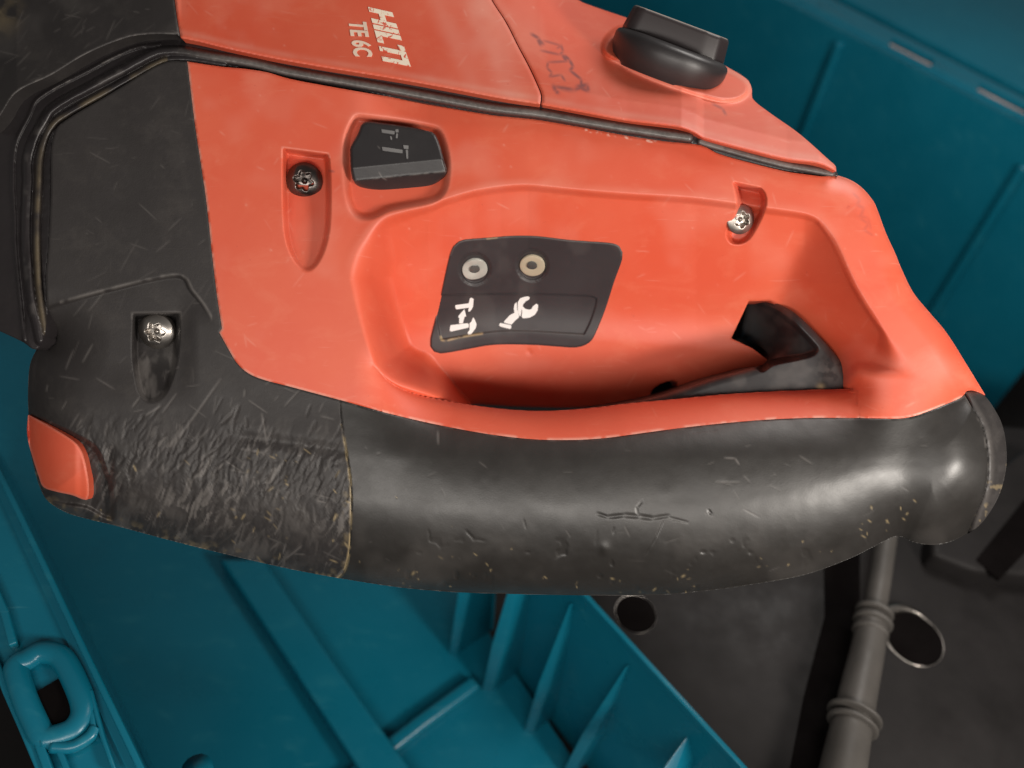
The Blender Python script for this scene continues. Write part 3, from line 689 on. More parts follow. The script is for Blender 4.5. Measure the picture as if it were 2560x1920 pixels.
# ---- indicator panel
def H_pan(U, V):
    z = samp('side', U, V) + 0.006
    win = loop([(1078,736,1),(1300,732),(1480,738),(1494,745),(1480,800),(1462,838,1),(1284,829),(1204,835),(1100,852,1)])
    z = z - 0.005*sm(sdf(win, U, V, 20)/5)
    for (a, b) in ((1187,673),(1331,664)):
        z = z - 0.006*sm((37-np.hypot(U-a, (V-b)))/5)
    return z
pan = field('indicator_panel', PANEL_O, H_pan, PANEL, PAR, step=2, edge=4, edge_h=5, skirt=((0,0.03),), key='pan', attrs={
    'wear_and_highlight': lambda U, V, S: np.clip(.35*np.clip(1.2-S/5, 0, 1)*(V < 640)+.10*sm(vnoise(U, V, 60, 141)/.5)+.35*np.clip(1.2-dist(curve([(1200,832),(1284,826),(1456,836)]), U, V, margin=12)/3, 0, 1), 0, 1),
    'dirt': lambda U, V, S: np.clip(.8*np.clip(1.2-dist(curve([(1102,842),(1104,850),(1112,852),(1150,843),(1205,834)]), U, V, margin=12)/3.4, 0, 1)*sm((vnoise(U, V, 12, 142)+.7)/.7)+.5*np.clip(1.2-dist(np.array([(1218,597),(1242,594)]), U, V, margin=12)/3, 0, 1), 0, 1)})
zs = lambda L: zq(L, .2532, (1040, 540))
for L in ([(388,880),(520,862),(532,815),(545,806),(570,818),(562,900),(540,935),(520,948),(515,930),(524,905),(400,922),(388,905)],
          [(478,918),(496,992),(480,994),(462,1060),(425,1062),(428,1004),(416,1000),(420,985)],
          [(340,1078),(512,1058),(522,1075),(518,1102),(352,1140),(332,1135)],
          [(566,998),(584,1030),(598,1070),(588,1110),(545,1165),(515,1172),(510,1150),(530,1125),(528,1060),(545,1045)]):
    decal('hammer_symbol', zs(L), 'pan', WHITE, pan)
for L in ([(1005,850),(1030,812),(1070,798),(1110,793),(1124,806),(1116,826),(1085,840),(1058,872),(1054,892),(1080,918),(1118,925),(1140,918),(1152,894),(1190,864),(1207,880),(1200,935),(1170,978),(1120,1004),(1060,1010),(1044,1000),(1048,940),(1046,890),(1034,990),(1020,985),(1005,930)],
          [(996,846),(998,920),(1010,950),(1018,1000),(975,1035),(945,1072),(868,1052),(870,1040),(925,980),(972,955),(965,915),(972,872)],
          [(830,1055),(855,1060),(940,1078),(940,1105),(930,1116),(835,1092),(820,1080)]):
    decal('wrench_symbol', zs(L), 'pan', WHITE, pan)

def frame_from(n, hint=Vector((1, 0, 0))):
    n = n.normalized(); x = (hint - n*hint.dot(n)).normalized(); y = n.cross(x)
    return Matrix((x, y, n)).transposed()
def polar(name, c, n, r, prof, mat, parent, nr=22, na=48, star=None, hint=Vector((1,0,0)), close=None):
    """round part: prof(rho 0..1.., theta) -> height; rings from the centre out"""
    M = frame_from(n, hint); vs = [c + M @ Vector((0, 0, prof(0, 0)))]; fs = []
    for i in range(1, nr+1):
        rho = i/nr
        for k in range(na):
            t = 2*math.pi*k/na; vs.append(c + M @ Vector((r*rho*math.cos(t), r*rho*math.sin(t), prof(rho, t))))
    for k in range(na): fs.append([0, 1+k, 1+(k+1) % na])
    for i in range(nr-1):
        for k in range(na):
            a = 1+i*na+k; b = 1+i*na+(k+1) % na; fs.append([a, a+na, b+na, b])
    if close is not None:
        base = len(vs)
        for k in range(na):
            t = 2*math.pi*k/na; vs.append(c + M @ Vector((r*.96*math.cos(t), r*.96*math.sin(t), close)))
        for k in range(na):
            a = 1+(nr-1)*na+k; b = 1+(nr-1)*na+(k+1) % na; fs.append([a, base+k, base+(k+1) % na, b])
    return mesh_obj(name, vs, fs, mat, parent, True)
def screw(c, n, r, mat, rot=0.0):
    def prof(rho, t):
        z = 0.32*r*(1-rho**2.6) + 0.04*r*math.cos(3*t+rho*7)*rho*(1-rho)
        st = 0.50+0.085*math.cos(6*(t+rot))
        k = min(1, max(0, (st-rho)/0.10)); k = k*k*(3-2*k)
        z -= 0.42*r*k
        z += 0.16*r*max(0, 1-(rho/0.16)**2) if rho < .16 else 0
        return z
    return polar('screw', c, n, r, prof, mat, PAR, 30, 72, close=-0.5*r)
s1 = screw(p3(761, 452, -0.045), Vector((0.03, -0.25, 1)), 0.046, DSTEEL, .3)
s2 = screw(p3(391, 829, -0.035), Vector((0.0, -0.25, 1)), 0.045, STEEL, .1)
s3 = screw(p3(1852, 549, -0.072), Vector((0.25, -0.3, 1)), 0.038, mat_plain('dusty_steel', (0.34, 0.31, 0.28), 0.42, 1.0, 0.4, 0.1, 60), .5)
s1['label'] = 'dark star-drive screw in the red pocket'; s2['label'] = 'bright star-drive screw in the black rubber pocket'; s3['label'] = 'small dusty screw in the narrow red pocket'
# indicator windows
LENS = mat_plain('clear_lens', (0.42, 0.42, 0.38), 0.12, 0.0, 0.45, 0.5, 45); TAN = mat_plain('tan_lens_cup', (0.46, 0.40, 0.29), 0.35, 0, 0.15); GREYD = mat_plain('lens_core', (0.09, 0.085, 0.08), 0.15, 0, 0.3)
NRM = Vector((0, -0.6, 1))
for (a, b, m, lab) in ((1187,673,LENS,'clear scratched window over the hammer symbol'),(1331,664,TAN,'tan cupped window over the wrench symbol')):
    z = float(samp('pan', np.array(a+0.), np.array(b+0.)))
    c = p3(a, b, z+0.006)
    f = lambda x, y: p3(x, y, float(samp('side', np.array(x+0.), np.array(y+0.))))
    NRM = (f(a+12, b)-f(a-12, b)).cross(f(a, b-12)-f(a, b+12)).normalized(); c = c + NRM*0.002
    cup = polar('indicator_window', c, NRM, 0.0345, lambda rho, t: 0.004*math.sin(min(rho, 1)*math.pi*.98)*(rho > .3)*.5 - 0.002*max(0, 1-(rho/.85)**2) + (0.002*math.cos(3*t+1)*rho if m is LENS else 0), m, pan, 20, 40, close=-0.02)
    cup['label'] = lab
    polar('window_core', c+NRM*0.0034+Vector((-.001, 0.003, 0.002)), NRM, 0.0140, lambda rho, t: 0.003*(1-rho**2)+.0012*math.cos(2*t)*rho, GREYD, cup, 8, 24)

# ---- print on the motor cover
def print_text(body, quad, name, offset, mat):
    cu = bpy.data.curves.new(name, 'FONT'); cu.body = body; cu.size = 1; cu.offset = offset; cu.resolution_u = 4; cu.space_character = 1.02
    t = bpy.data.objects.new(name, cu); COL.objects.link(t); bpy.context.view_layer.update()
    dg = bpy.context.evaluated_depsgraph_get(); me = t.evaluated_get(dg).to_mesh()
    co = np.array([v.co[:2] for v in me.vertices]); fs = [list(p.vertices) for p in me.polygons]
    lo = co.min(0); hi = co.max(0); s = (co-lo)/(hi-lo)
    bpy.data.objects.remove(t)
    (b0, t0, b1, t1) = [np.array(q, float) for q in quad]         # baseline start, cap start, baseline end, cap end
    x = s[:, :1]; y = s[:, 1:]
    uv = (b0*(1-x)+b1*x)*(1-y) + (t0*(1-x)+t1*x)*y
    z = samp('cov', uv[:,0], uv[:,1]) + 0.0022
    P = P3(uv[:,0], uv[:,1], z); n = len(P); Q = P.copy(); Q[:,2] -= 0.003
    ed = {}
    for f in fs:
        for a, b in zip(f, f[1:]+f[:1]): ed[(a, b)] = 1
    side = [[a, b, b+n, a+n] for (a, b) in ed if (b, a) not in ed]
    return mesh_obj(name, np.vstack([P, Q]).tolist(), fs + side, mat, PAR)
print_text('HILTI', ((920,17),(981,31),(957,152),(1027,166)), 'brand_lettering', 0.05, LETTER)
print_text('TE 6C', ((870,51),(917,55),(884,140),(933,142)), 'model_lettering', 0.03, mat_plain('cream_print', (0.85, 0.66, 0.52), 0.5, 0, 0.15))

# ---- lever in the hand hole
def hull_part(name, pts, faces, mat, parent, bev=0.008, seg=3):
    bm = bmesh.new(); vs = [bm.verts.new(p) for p in pts]
    for f in faces: bm.faces.new([vs[i] for i in f])
    bmesh.ops.recalc_face_normals(bm, faces=bm.faces)
    if bev: bmesh.ops.bevel(bm, geom=list(bm.edges), offset=bev, segments=seg, profile=0.6, affect='EDGES', clamp_overlap=True)
    me = bpy.data.meshes.new(name); bm.to_mesh(me); bm.free(); me.materials.append(mat)
    me.polygons.foreach_set('use_smooth', [True]*len(me.polygons))
    o = bpy.data.objects.new(name, me); link(o, parent)
    try: me.set_sharp_from_angle(angle=math.radians(40))
    except Exception: pass
    return o
LEV_O = loop([(1870,754,1),(1905,750),(1940,757),(1989,784),(2057,850),(2098,898),(2122,939),(2126,965),(2118,995,1),(1831,1010),(1491,1040,1),(1485,1020,1),(1560,1009),(1661,987),(1786,946),(1895,916),(1922,898),(1915,878),(1885,860),(1849,846,1)])
LEV_A = loop([(1860,740,1),(1905,752),(1950,775),(1990,805),(2035,850),(2050,874),(2030,893),(1935,914),(1900,930),(1830,850,1)])
def H_lev(U, V):
    z = -0.150 - 0.17*sm((2010-U)/150)*sm((905-V)/60)
    z -= 0.05*sm((1900-U)/400)
    a = sdf(LEV_A, U, V, 60); d2 = dist(curve([(1860,738),(1905,748),(1955,775),(2037,850),(2058,885)]), U, V)
    z -= (0.012 + 1.2*d2/1000)*sm(a/16)
    return z
field('trigger_lever', LEV_O, H_lev, BPL, PAR, step=2, edge=20, edge_h=20, skirt=((0,0.03),(0,0.30)), attrs={'wear_and_highlight': lambda U, V, S: np.clip(.5*np.exp(-((U-2075)**2+(V-925)**2)/28**2)*sm((vnoise(U, V, 12, 151)+.3)/.5)+.18*sm((vnoise(U, V, 50, 152)+.2)/.6), 0, 1), 'dirt': lambda U, V, S: .6*np.exp(-((U-2052)**2+(V-968)**2)/9**2)})
# dark inside of the handle: closes the gap, the hole and the slot from behind
def box_pts(c, ax, ay, az, hx, hy, hz):
    return [c + ax*sx*hx + ay*sy*hy + az*sz*hz for sx in (-1,1) for sy in (-1,1) for sz in (-1,1)]
BOXF = [[0,1,3,2],[4,6,7,5],[0,4,5,1],[2,3,7,6],[0,2,6,4],[1,5,7,3]]
X, Y, Z = Vector((1,0,0)), Vector((0,1,0)), Vector((0,0,1))
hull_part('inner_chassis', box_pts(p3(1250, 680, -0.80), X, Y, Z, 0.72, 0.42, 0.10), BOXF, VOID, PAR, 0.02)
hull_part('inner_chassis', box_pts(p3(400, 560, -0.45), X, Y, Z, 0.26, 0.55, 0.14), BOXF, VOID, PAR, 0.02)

# ---- selector knob
kn = Vector((0.32, 0.86, 0.40)).normalized(); kc = p3(1676, 143, float(samp('rear', np.array(1676.), np.array(150.)))+0.0)
kl = Vector((0.94, -0.34, 0)); kl = (kl - kn*kl.dot(kn)).normalized(); kw = kn.cross(kl)
kc = p3(1672, 146, kc.z)
KS = (CD-kc.z)/CD
def krev(name, prof, mat, n=64):
    vs = []; fs = []; m = len(prof)
    for k in range(n):
        t = 2*math.pi*k/n
        for r, h in prof: vs.append(kc + kl*(r*math.cos(t)*KS) + kw*(r*math.sin(t)*KS) + kn*(h*KS))
    for k in range(n):
        for i in range(m-1):
            a = k*m+i; b = ((k+1) % n)*m+i; fs.append([a, b, b+1, a+1])
    return vs, fs
vs, fs = krev('selector_knob', [(0.0,0.034),(0.10,0.034),(0.132,0.032),(0.144,0.026),(0.148,0.018),(0.148,0.002),(0.14,-0.03),(0.12,-0.05)], BPL)
knob = mesh_obj('selector_knob', vs, fs, BPL, PAR, True)
KP = []
prof = [(-.118,-.040),(-.10,-.050),(.06,-.050),(.098,-.040),(.125,0.0),(.098,.040),(.06,.050),(-.10,.050),(-.118,.040),(-.128,0)]
for h, sc in ((0.028,1.08),(0.088,1.0)):
    for a, b in prof: KP.append(kc + kl*(a*sc*KS) + kw*(b*sc*KS) + kn*(h*KS))
n = len(prof)
KF = [[i, (i+1) % n, (i+1) % n+n, i+n] for i in range(n)] + [list(range(n))[::-1], [i+n for i in range(n)]]
NK = NT('dusty_knob_plastic')
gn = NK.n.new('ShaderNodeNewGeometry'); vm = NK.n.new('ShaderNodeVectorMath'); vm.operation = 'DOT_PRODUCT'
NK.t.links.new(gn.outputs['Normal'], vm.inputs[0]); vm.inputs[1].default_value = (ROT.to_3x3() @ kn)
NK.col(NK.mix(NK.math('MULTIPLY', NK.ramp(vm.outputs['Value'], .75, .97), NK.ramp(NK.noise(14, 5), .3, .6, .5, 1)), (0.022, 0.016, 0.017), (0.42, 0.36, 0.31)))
NK.rough(.45); KNT = NK.m
hull_part('knob_bar', KP, KF, KNT, knob, 0.016, 4)

# ================================================================== surroundings
def slab(name, corners, thick, mat, parent, dirn=None, bev=0.0, seg=2):
    """plate through the given points, made solid away from the viewer side"""
    P = [Vector(c) for c in corners]
    n = Vector((0, 0, 0))
    for i in range(len(P)): n += P[i].cross(P[(i+1) % len(P)])
    n.normalize()
    if dirn is None: dirn = -n if n.dot(Vector((0,0,CD))-P[0]) > 0 else n
    Q = [p + dirn*thick for p in P]; k = len(P)
    F = [list(range(k)), [i+k for i in range(k)][::-1]] + [[i, i+k, (i+1) % k+k, (i+1) % k] for i in range(k)]
    return hull_part(name, P+Q, F, mat, parent, bev, seg)
DN = -UPV
# dark ground below everything
GH = -2.3
N = NT('dark_mat')
c = N.mix(N.ramp(N.noise(1.2, 5, 0.6), 0.35, 0.7), (0.009, 0.008, 0.008), (0.014, 0.013, 0.0125))
c = N.mix(N.ramp(N.noise(3, 6, 0.6, (1, 5, 1), 1.0, (0, 0, .6)), 0.58, 0.8, 0, 0.35), c, (0.09, 0.085, 0.085))
c = N.mix(N.ramp(N.noise(2.1, 4), 0.55, 0.8, 0, 0.5), c, (0.045, 0.024, 0.020))
N.col(c); N.rough(.6); N.b.inputs['Specular IOR Level'].default_value = 0.25; N.bump([(N.noise(30, 4), 1)], .2, .004); MATD = N.m
M3 = frame_from(UPV, Vector((1, 0, 0)))
gc = hp(1280, 960, GH)
ground = hull_part('ground', [gc + M3 @ Vector((x, y, z)) for x in (-14, 14) for y in (-14, 14) for z in (-.1, 0)], [[0,1,3,2],[4,6,7,5],[0,4,5,1],[2,3,7,6],[0,2,6,4],[1,5,7,3]], MATD, None, 0)
ground['kind'] = 'structure'

# ---------- teal case, lower half (left rim, sunken floor, ribbed wall)
CASE = empty('tool_case', hp(700, 1700, -1.6), 'open teal plastic tool case with looped latch edge and ribbed wall below the grip', 'tool case')
RH = -0.80                                        # rim height
def V2(u, v, h): return hp(u, v, h)
# outer flange plate along the left
slab('rim_flange', [V2(-260,640,RH), V2(-20,1148,RH), V2(0,1190,RH), V2(355,1925,RH), V2(470,2160,RH), V2(250,2160,RH), V2(112,1935,RH), V2(0,1676,RH), V2(-340,900,RH)], 0.05, TEAL, CASE, DN, 0.008)
def strip(name, pts, w, h, mat, parent, hh, bev=0.006):
    """raised bead on a level plane along picture points; w, h in units"""
    P = [V2(u, v, hh) for u, v in pts]; L = []; R = []
    for i, p in enumerate(P):
        d = (P[min(i+1, len(P)-1)] - P[max(i-1, 0)]).normalized(); s = d.cross(UPV).normalized()
        L.append(p - s*w/2); R.append(p + s*w/2)
    k = len(P); vs = []
    for i in range(k): vs += [L[i]-UPV*.02, L[i]+UPV*h, R[i]+UPV*h, R[i]-UPV*.02]
    fs = [[0,1,2,3], [4*k-1,4*k-2,4*k-3,4*k-4]]
    for i in range(k-1):
        for j in range(4): fs.append([4*i+j, 4*i+4+j, 4*i+4+(j+1) % 4, 4*i+(j+1) % 4])
    return hull_part(name, vs, fs, mat, parent, bev, 3)
strip('rim_edge', [(-200,760),(-6,1172),(60,1308),(120,1433),(200,1602),(260,1727),(362,1940),(420,2060)], 0.018, 0.035, TEAL, CASE, RH)
strip('rim_bead', [(-160,1150),(-60,1370),(-10,1478),(18,1540),(40,1622)], 0.022, 0.03, TEAL, CASE, RH)
strip('rim_bead', [(-300,1010),(-4,1668),(20,1732),(60,1822),(108,1935)], 0.02, 0.02, TEAL, CASE, RH)
strip('rim_bead', [(98,1850),(112,1890),(130,1940)], 0.022, 0.03, TEAL, CASE, RH)
strip('rim_bead', [(142,1862),(160,1900),(178,1945)], 0.016, 0.025, TEAL, CASE, RH)
strip('rim_edge', [(232,1735),(246,1790),(262,1850),(292,1935)], 0.012, 0.03, TEAL, CASE, RH)
# latch loop: rounded ring standing on the flange
def tube_h(name, pts, r, mat, parent, closed=False, nseg=14, flat=1.0, per=6):
    P = [Vector(p) for p in pts]; A = np.array([list(p) for p in P])
    Q = []
    n = len(A)
    rngi = range(n) if closed else range(n-1)
    for i in rngi:
        p0 = A[(i-1) % n] if closed or i > 0 else 2*A[0]-A[1]; p1 = A[i]; p2 = A[(i+1) % n]; p3_ = A[(i+2) % n] if closed or i+2 < n else 2*A[-1]-A[-2]
        for k in range(per):
            t = k/per; Q.append(.5*((2*p1)+(-p0+p2)*t+(2*p0-5*p1+4*p2-p3_)*t*t+(-p0+3*p1-3*p2+p3_)*t**3))
    if not closed: Q.append(A[-1])
    Q = [Vector(q) for q in Q]; m = len(Q); vs = []; fs = []
    rr = r if callable(r) else (lambda t: r)
    for i, q in enumerate(Q):
        d = ((Q[(i+1) % m]-Q[(i-1) % m]) if closed else (Q[min(i+1, m-1)]-Q[max(i-1, 0)])).normalized()
        s = d.cross(UPV); s = s.normalized() if s.length > 1e-5 else d.cross(X).normalized(); b = s.cross(d)
        R = rr(i/max(1, m-1))
        for k in range(nseg):
            t = 2*math.pi*k/nseg; vs.append(q + s*(R*math.cos(t)) + b*(R*flat*math.sin(t)))
    for i in range(m if closed else m-1):
        for k in range(nseg):
            a = i*nseg+k; b = i*nseg+(k+1) % nseg; c2 = ((i+1) % m)*nseg
            fs.append([a, b, c2+(k+1) % nseg, c2+k])
    if not closed: fs += [list(range(nseg))[::-1], [(m-1)*nseg+k for k in range(nseg)]]
    return mesh_obj(name, vs, fs, mat, parent, True)
loop_pts = [(40,1668),(66,1650),(100,1632),(138,1636),(162,1656),(186,1700),(206,1752),(206,1790),(182,1824),(140,1842),(108,1842),(84,1800),(58,1738)]
tube_h('latch_loop', [V2(u, v, RH+.015) for u, v in loop_pts], 0.032, TEAL, CASE, True, 18, 0.8)
loop2 = [(62,1690),(98,1676),(130,1668),(150,1684),(172,1722),(188,1756),(186,1786),(160,1812),(122,1818),(100,1780),(78,1734)]
slab('latch_opening', [V2(u, v, RH+.012) for u, v in [(93,1728),(150,1694),(160,1704),(176,1738),(189,1770),(186,1790),(160,1806),(122,1812),(108,1775),(96,1740)]], 0.01, VOID, CASE, DN, 0)
strip('rim_edge', [(176,1666),(200,1702),(222,1750),(236,1800),(244,1850)], 0.014, 0.03, TEAL, CASE, RH)
tube_h('latch_spout', [V2(u, v, RH+.02) for u, v in [(104,1858),(150,1838),(196,1808),(216,1780)]], 0.018, TEAL, CASE)
tube_h('latch_spout', [V2(u, v, RH+.02) for u, v in [(128,1868),(180,1868),(222,1844),(240,1820)]], 0.016, TEAL, CASE)
tube_h('floor_post', [V2(510,1960,-1.2), V2(492,1922,-1.1)], 0.045, TEAL, CASE)
# inner wall down from the rim, then the floor with two broad steps
def rowpt(u, v, h): return hp(u, v, h)
FH = -1.85
slab('inner_wall', [V2(-200,760,RH+.01), V2(362,1940,RH+.01), V2(470,2160,RH+.01), V2(470,2160,RH+.01)+DN*1.12, V2(-200,760,RH+.01)+DN*1.12], 0.03, TEAL, CASE)
def drop(u, v, h, dz): return hp(u, v, h)
floor_poly = [(-400,700),(300,2300),(1900,2300),(700,700)]
slab('case_floor', [V2(u, v, FH) for u, v in [(-300,600),(150,1990),(700,2400),(1700,2300),(900,1100),(500,600)]], 0.04, TEAL, CASE, DN)
# broad raised floor band
def wedge(name, A, B, h0, h1, mat, parent):
    """long bar on the floor: A and B are picture polylines of its two top edges"""
    top = [hp(u, v, h1) for u, v in A] + [hp(u, v, h1) for u, v in reversed(B)]
    return slab(name, top, abs(h1-h0)+.02, mat, parent, DN, 0.02, 4)
wedge('floor_step', [(548,1395),(745,1690),(960,2020)], [(660,1395),(860,1690),(1100,2020)], FH, FH+.10, TEAL, CASE)
# ridge crossing the floor at the bottom
strip('floor_ridge', [(1190,1708),(1050,1810),(905,1925),(780,2030)], 0.06, 0.03, TEAL, CASE, FH+.03, 0.02)
# ribbed wall with a thin bright rim
RR = -1.02
wallT = [(1330,1350),(1457,1488),(1600,1645),(1760,1820),(1860,1928),(2050,2140)]
strip('wall_rim', wallT, 0.016, 0.02, TEAL, CASE, RR, 0.005)
wt = [hp(u, v, RR) for u, v in wallT]
wn = (wt[-1]-wt[0]).cross(UPV).normalized()
if wn.dot(Vector((-1, 0, 0))) < 0: wn = -wn                                        # points to the inside of the case
slab('ribbed_wall', [wt[0], wt[-1], wt[-1]+DN*.90+wn*.04, wt[0]+DN*.90+wn*.04], 0.02, TEAL, CASE, -wn)
def gusset(a, b, w0, w1, hA, hB, tA=0.5):
    """triangular gusset standing against the wall: its sloping edge runs from a (top) to b (foot)"""
    A = hp(*a, hA); B = hp(*b, hB)
    if a[0] > 1700:
        C0 = Vector((0, 0, CD)); hit = lambda q, off: C0 + (hp(*q, hA)-C0)*(((wt[0]+wn*off)-C0).dot(wn)/(hp(*q, hA)-C0).dot(wn))
        A = hit(a, .012); B = hit(b, .17)
    d = (B-A).normalized(); s = d.cross(wn).normalized(); s = d.cross(Vector((0,0,1))).normalized()
    Am = A - wn*0.10 + DN*.0; vs = []
    mid = A.lerp(B, .6)
    for P, w in ((A, w0), (mid, w1), (B, w1*.8)): vs += [P - s*w/2, P + s*w/2]
    back = [v - wn*max(0.0, (v-wt[0]).dot(wn)-.005) for v in vs]
    fs = [[0,1,3,2],[2,3,5,4],[6,8,9,7],[8,10,11,9],[0,6,7,1],[4,5,11,10],[0,2,8,6],[2,4,10,8],[1,7,9,3],[3,9,11,5]]
    return hull_part('gusset_rib', vs+back, fs, TEAL, CASE, 0.004, 2)
for a, b, w0, w1, hA, hB in [((1170,1420),(1132,1636),.045,.040,-1.30,FH),((1292,1430),(1217,1728),.025,.050,-1.12,FH),((1426,1512),(1322,1830),.006,.044,-1.10,FH),((1566,1668),(1415,1940),.006,.046,-1.10,FH),((1716,1846),(1640,1990),.006,.040,-1.10,FH)]:
    gusset(a, b, w0, w1, hA, hB)

# ---------- teal lid behind, upper right
LID = empty('case_lid', hp(2250, 500, -1.6), 'teal case lid standing behind the hammer with slotted rim and thin upright ribs', 'case lid')
LH = -0.55
def L2(u, v, h=LH): return hp(u, v, h)
r0, r1 = (1100,-437), (2900,487)                                   # lower (inner) rim line
def rimpt(t, off): return (r0[0]+(r1[0]-r0[0])*t+off*.457, r0[1]+(r1[1]-r0[1])*t-off*.889)
def band(name, o0, o1, h, th, mat, ts=(0, 1)):
    return slab(name, [L2(*rimpt(ts[0], o0), h), L2(*rimpt(ts[1], o0), h), L2(*rimpt(ts[1], o1), h), L2(*rimpt(ts[0], o1), h)], th, mat, LID, DN, 0.006)
A = L2(*r0); B = L2(*r1); ln = (B-A).cross(UPV).normalized()
if ln.dot(-A) < 0: ln = -ln                                         # towards the hammer
TEALD = TEAL
slab('lid_wall', [A, B, B+DN*1.6+ln*.05, A+DN*1.6+ln*.05], 0.03, TEALD, LID, -ln)
# thin ribs on the wall: each follows the wall down
def wallpt(u, v, lift=0.0):
    C0 = Vector((0, 0, CD)); d = Vector(((u-1280)/1000, (960-v)/1000, -CD)); n = (B-A).cross(DN*1.6+ln*.05).normalized()
    if n.dot(ln) < 0: n = -n
    return C0 + d*(((A + n*lift)-C0).dot(n)/d.dot(n)), n
for (a, b) in (((2106,104),(1995,384)), ((2566,412),(2316,812))):
    p, n = wallpt(*a); q, _ = wallpt(*b); d = (q-p).normalized(); s = d.cross(n).normalized()*.022
    vs = [p-s, p+s, q-s, q+s]; vs += [v + n*.045 for v in vs]
    hull_part('wall_rib', vs, [[0,1,3,2],[4,6,7,5],[0,4,5,1],[2,3,7,6],[0,2,6,4],[1,5,7,3]], TEAL, LID, 0.016, 4)
band('rim_lip', 0, 15, LH, .03, TEAL)
band('rim_groove', 15, 19, LH-.03, .02, TEAL)
band('rim_flange', 19, 26, LH+.01, .04, TEAL)
# flange with slots: built from the pieces between the slots
SLOTM = mat_plain('worn_slot_edge', (.45,.33,.30), .7)
tt = lambda u: (u-r0[0])/(r1[0]-r0[0])
edges = [0, tt(1935), tt(2030), tt(2212), tt(2316), tt(2432), tt(2552), tt(2660), tt(2760), 1]
for i in range(0, len(edges)-1):
    if i % 2 == 0 or i == 1: band('rim_flange', 26, 44, LH+.01, .04, TEAL, (edges[i], edges[i+1]))
    else:
        band('slot_bottom', 24, 46, LH-.06, .02, VOID, (edges[i], edges[i+1]))
        band('slot_edge', 25, 30, LH+.012, .02, SLOTM, (edges[i], edges[i+1]))
band('rim_flange', 44, 62, LH+.01, .04, TEAL)
band('outer_groove', 62, 78, LH-.12, .03, VOID)
band('lid_panel', 78, 900, LH-.02, .05, TEAL)
# ---------- things on the dark mat, lower right
HOLEM = VOID
def disc_on(u, v, h, r, mat, name, parent=None, hh=0.004):
    c = hp(u, v, h); vs = []; fs = []
    for k in range(40):
        t = 2*math.pi*k/40; vs.append(c + M3 @ Vector((r*math.cos(t), r*math.sin(t), hh)))
    for k in range(40):
        t = 2*math.pi*k/40; vs.append(c + M3 @ Vector((r*math.cos(t), r*math.sin(t), -.05)))
    fs = [list(range(40))] + [[k, (k+1) % 40, (k+1) % 40+40, k+40] for k in range(40)]
    return mesh_obj(name, vs, fs, mat, parent)
DCASE = mat_plain('dark_grey_plastic', (0.015, 0.0135, 0.0135), 0.55, 0, 0.2, 0.12, 25, 0.2)
BASE = empty('dark_tool_body', hp(2300, 1600, -1.3), 'dark grey tool body with a round steel-rimmed hole, lying beside the pale cord', 'power tool')
TH = -1.25
slab('body_plate', [V2(u, v, TH) for u, v in [(1400,1180),(1300,1350),(1560,1640),(1990,2150),(3000,2200),(3000,1100),(2300,1050)]], 0.10, DCASE, BASE, DN, 0.02)
def ringhole(u, v, r, rimr, lab=None):
    c = hp(u, v, TH); vs = []; fs = []; pr = [(r+rimr, .002), (r+rimr*.7, rimr*.8), (r+rimr*.2, rimr*.7), (r, .0), (r*.97, -.02)]
    n = 44; m = len(pr)
    for k in range(n):
        t = 2*math.pi*k/n
        wk = .12+.88*max(0, math.cos(t-2.3))**1.5      # rim swells on one side to shape its bright glint
        for a, h in pr: a = r+(a-r)*wk; vs.append(c + M3 @ Vector((a*math.cos(t), a*math.sin(t), h*wk)))
    for k in range(n):
        for i in range(m-1): fs.append([k*m+i, ((k+1) % n)*m+i, ((k+1) % n)*m+i+1, k*m+i+1])
    o = mesh_obj('hole_rim_glint', vs, fs, STEEL, BASE, True)
    disc_on(u, v, TH, r*.98, VOID, 'hole', BASE, 0.003)
ringhole(2285, 1597, 0.105, 0.040); ringhole(1590, 1535, 0.075, 0.006)
slab('raised_block', [V2(u, v, TH+.10) for u, v in [(2330,1330),(2330,1382),(2440,1425),(2620,1440),(2760,1200),(2560,1120),(2480,1180)]], 0.12, DCASE, BASE, DN, 0.03, 4)
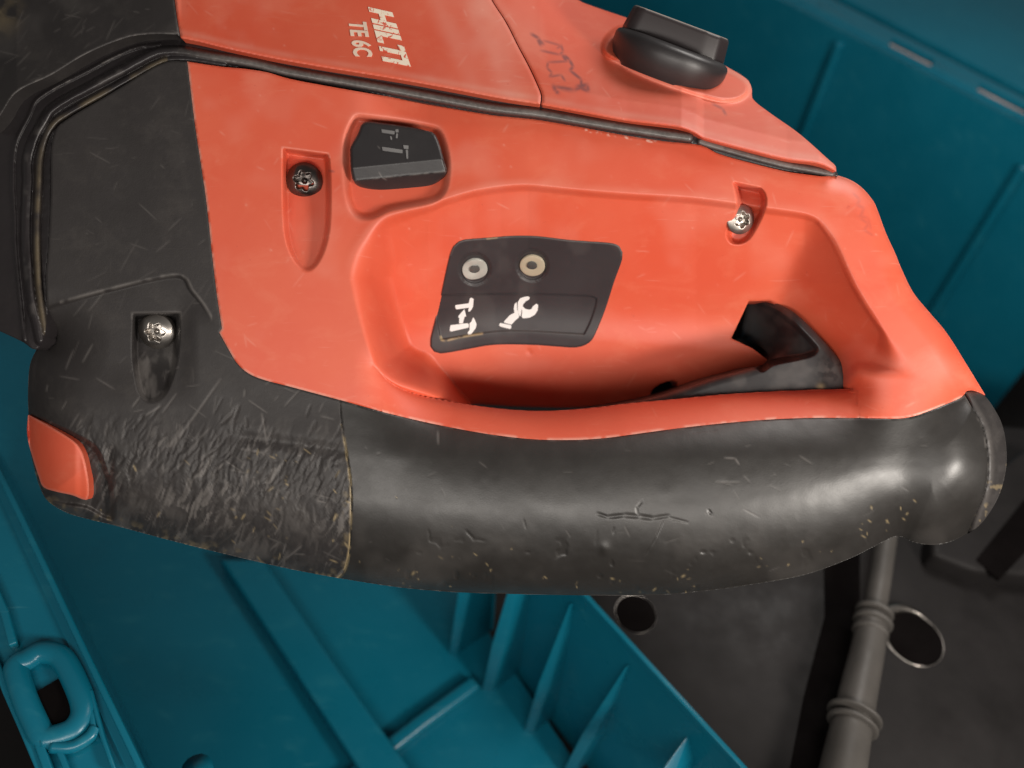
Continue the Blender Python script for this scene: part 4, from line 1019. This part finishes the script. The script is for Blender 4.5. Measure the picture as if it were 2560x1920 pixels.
slab('slot_and_shadow', [V2(u, v, TH+.104) for u, v in [(2440,1400),(2500,1448),(2640,1300),(2600,1230),(2560,1250)]], 0.02, VOID, BASE, DN, 0.004)
slab('slot_and_shadow', [V2(u, v, TH+.004) for u, v in [(2060,1380),(2150,1380),(2150,1560),(2100,1760),(2060,2000),(1960,2000),(2010,1740),(2062,1540)]], 0.01, VOID, BASE, DN, 0.0)  # black strip painted in place of the shadow beside the cord
# cord with strain relief
CORD = empty('power_cord', hp(2150, 1800, TH+.1), 'grey power cord with stepped strain relief sleeve running down the lower right', 'power cord')
CRM = mat_plain('grey_rubber', (0.070, 0.064, 0.058), 0.5, 0, 0.2, 0.2, 40)
ch = TH+.12
tube_h('cable', [V2(2222,1300,ch), V2(2210,1380,ch), V2(2198,1460,ch), V2(2184,1540,ch)], 0.040, CRM, CORD, per=8, nseg=24)
tube_h('strain_relief', [V2(2182,1540,ch), V2(2170,1620,ch), V2(2148,1720,ch), V2(2128,1820,ch), V2(2112,1900,ch), V2(2080,2060,ch)], lambda t: .052+.022*t, CRM, CORD, per=8, nseg=24)
def collar(u, v, u2, v2, r, w):
    a = hp(u, v, ch); b = hp(u2, v2, ch); d = (b-a).normalized(); tube_h('collar', [a-d*w, a-d*w*.4, a+d*w*.4, a+d*w], lambda t: r*(1-.18*abs(2*t-1)**4), CRM, CORD, per=3, nseg=28)
collar(2186,1532,2170,1620,.066,.010); collar(2182,1556,2170,1620,.068,.010); collar(2176,1580,2165,1640,.062,.012)
collar(2136,1790,2120,1850,.088,.008); collar(2131,1812,2115,1870,.082,.008)

# ------------------------------------------------------------------ turn everything so that gravity is -Z
bpy.context.view_layer.update()
for o in list(SC.objects):
    if o.parent is None and o.type in ('MESH', 'EMPTY'):
        pass
for o in list(SC.objects):
    if o.parent is not None and o.parent.type == 'EMPTY':
        o.location = Vector(o.location) - Vector(o.parent.location)     # meshes are modelled in scene coordinates
for o in list(SC.objects):
    if o.parent is None and o.type in ('MESH', 'EMPTY'):
        o.matrix_world = ROT @ Matrix.Translation(o.location)
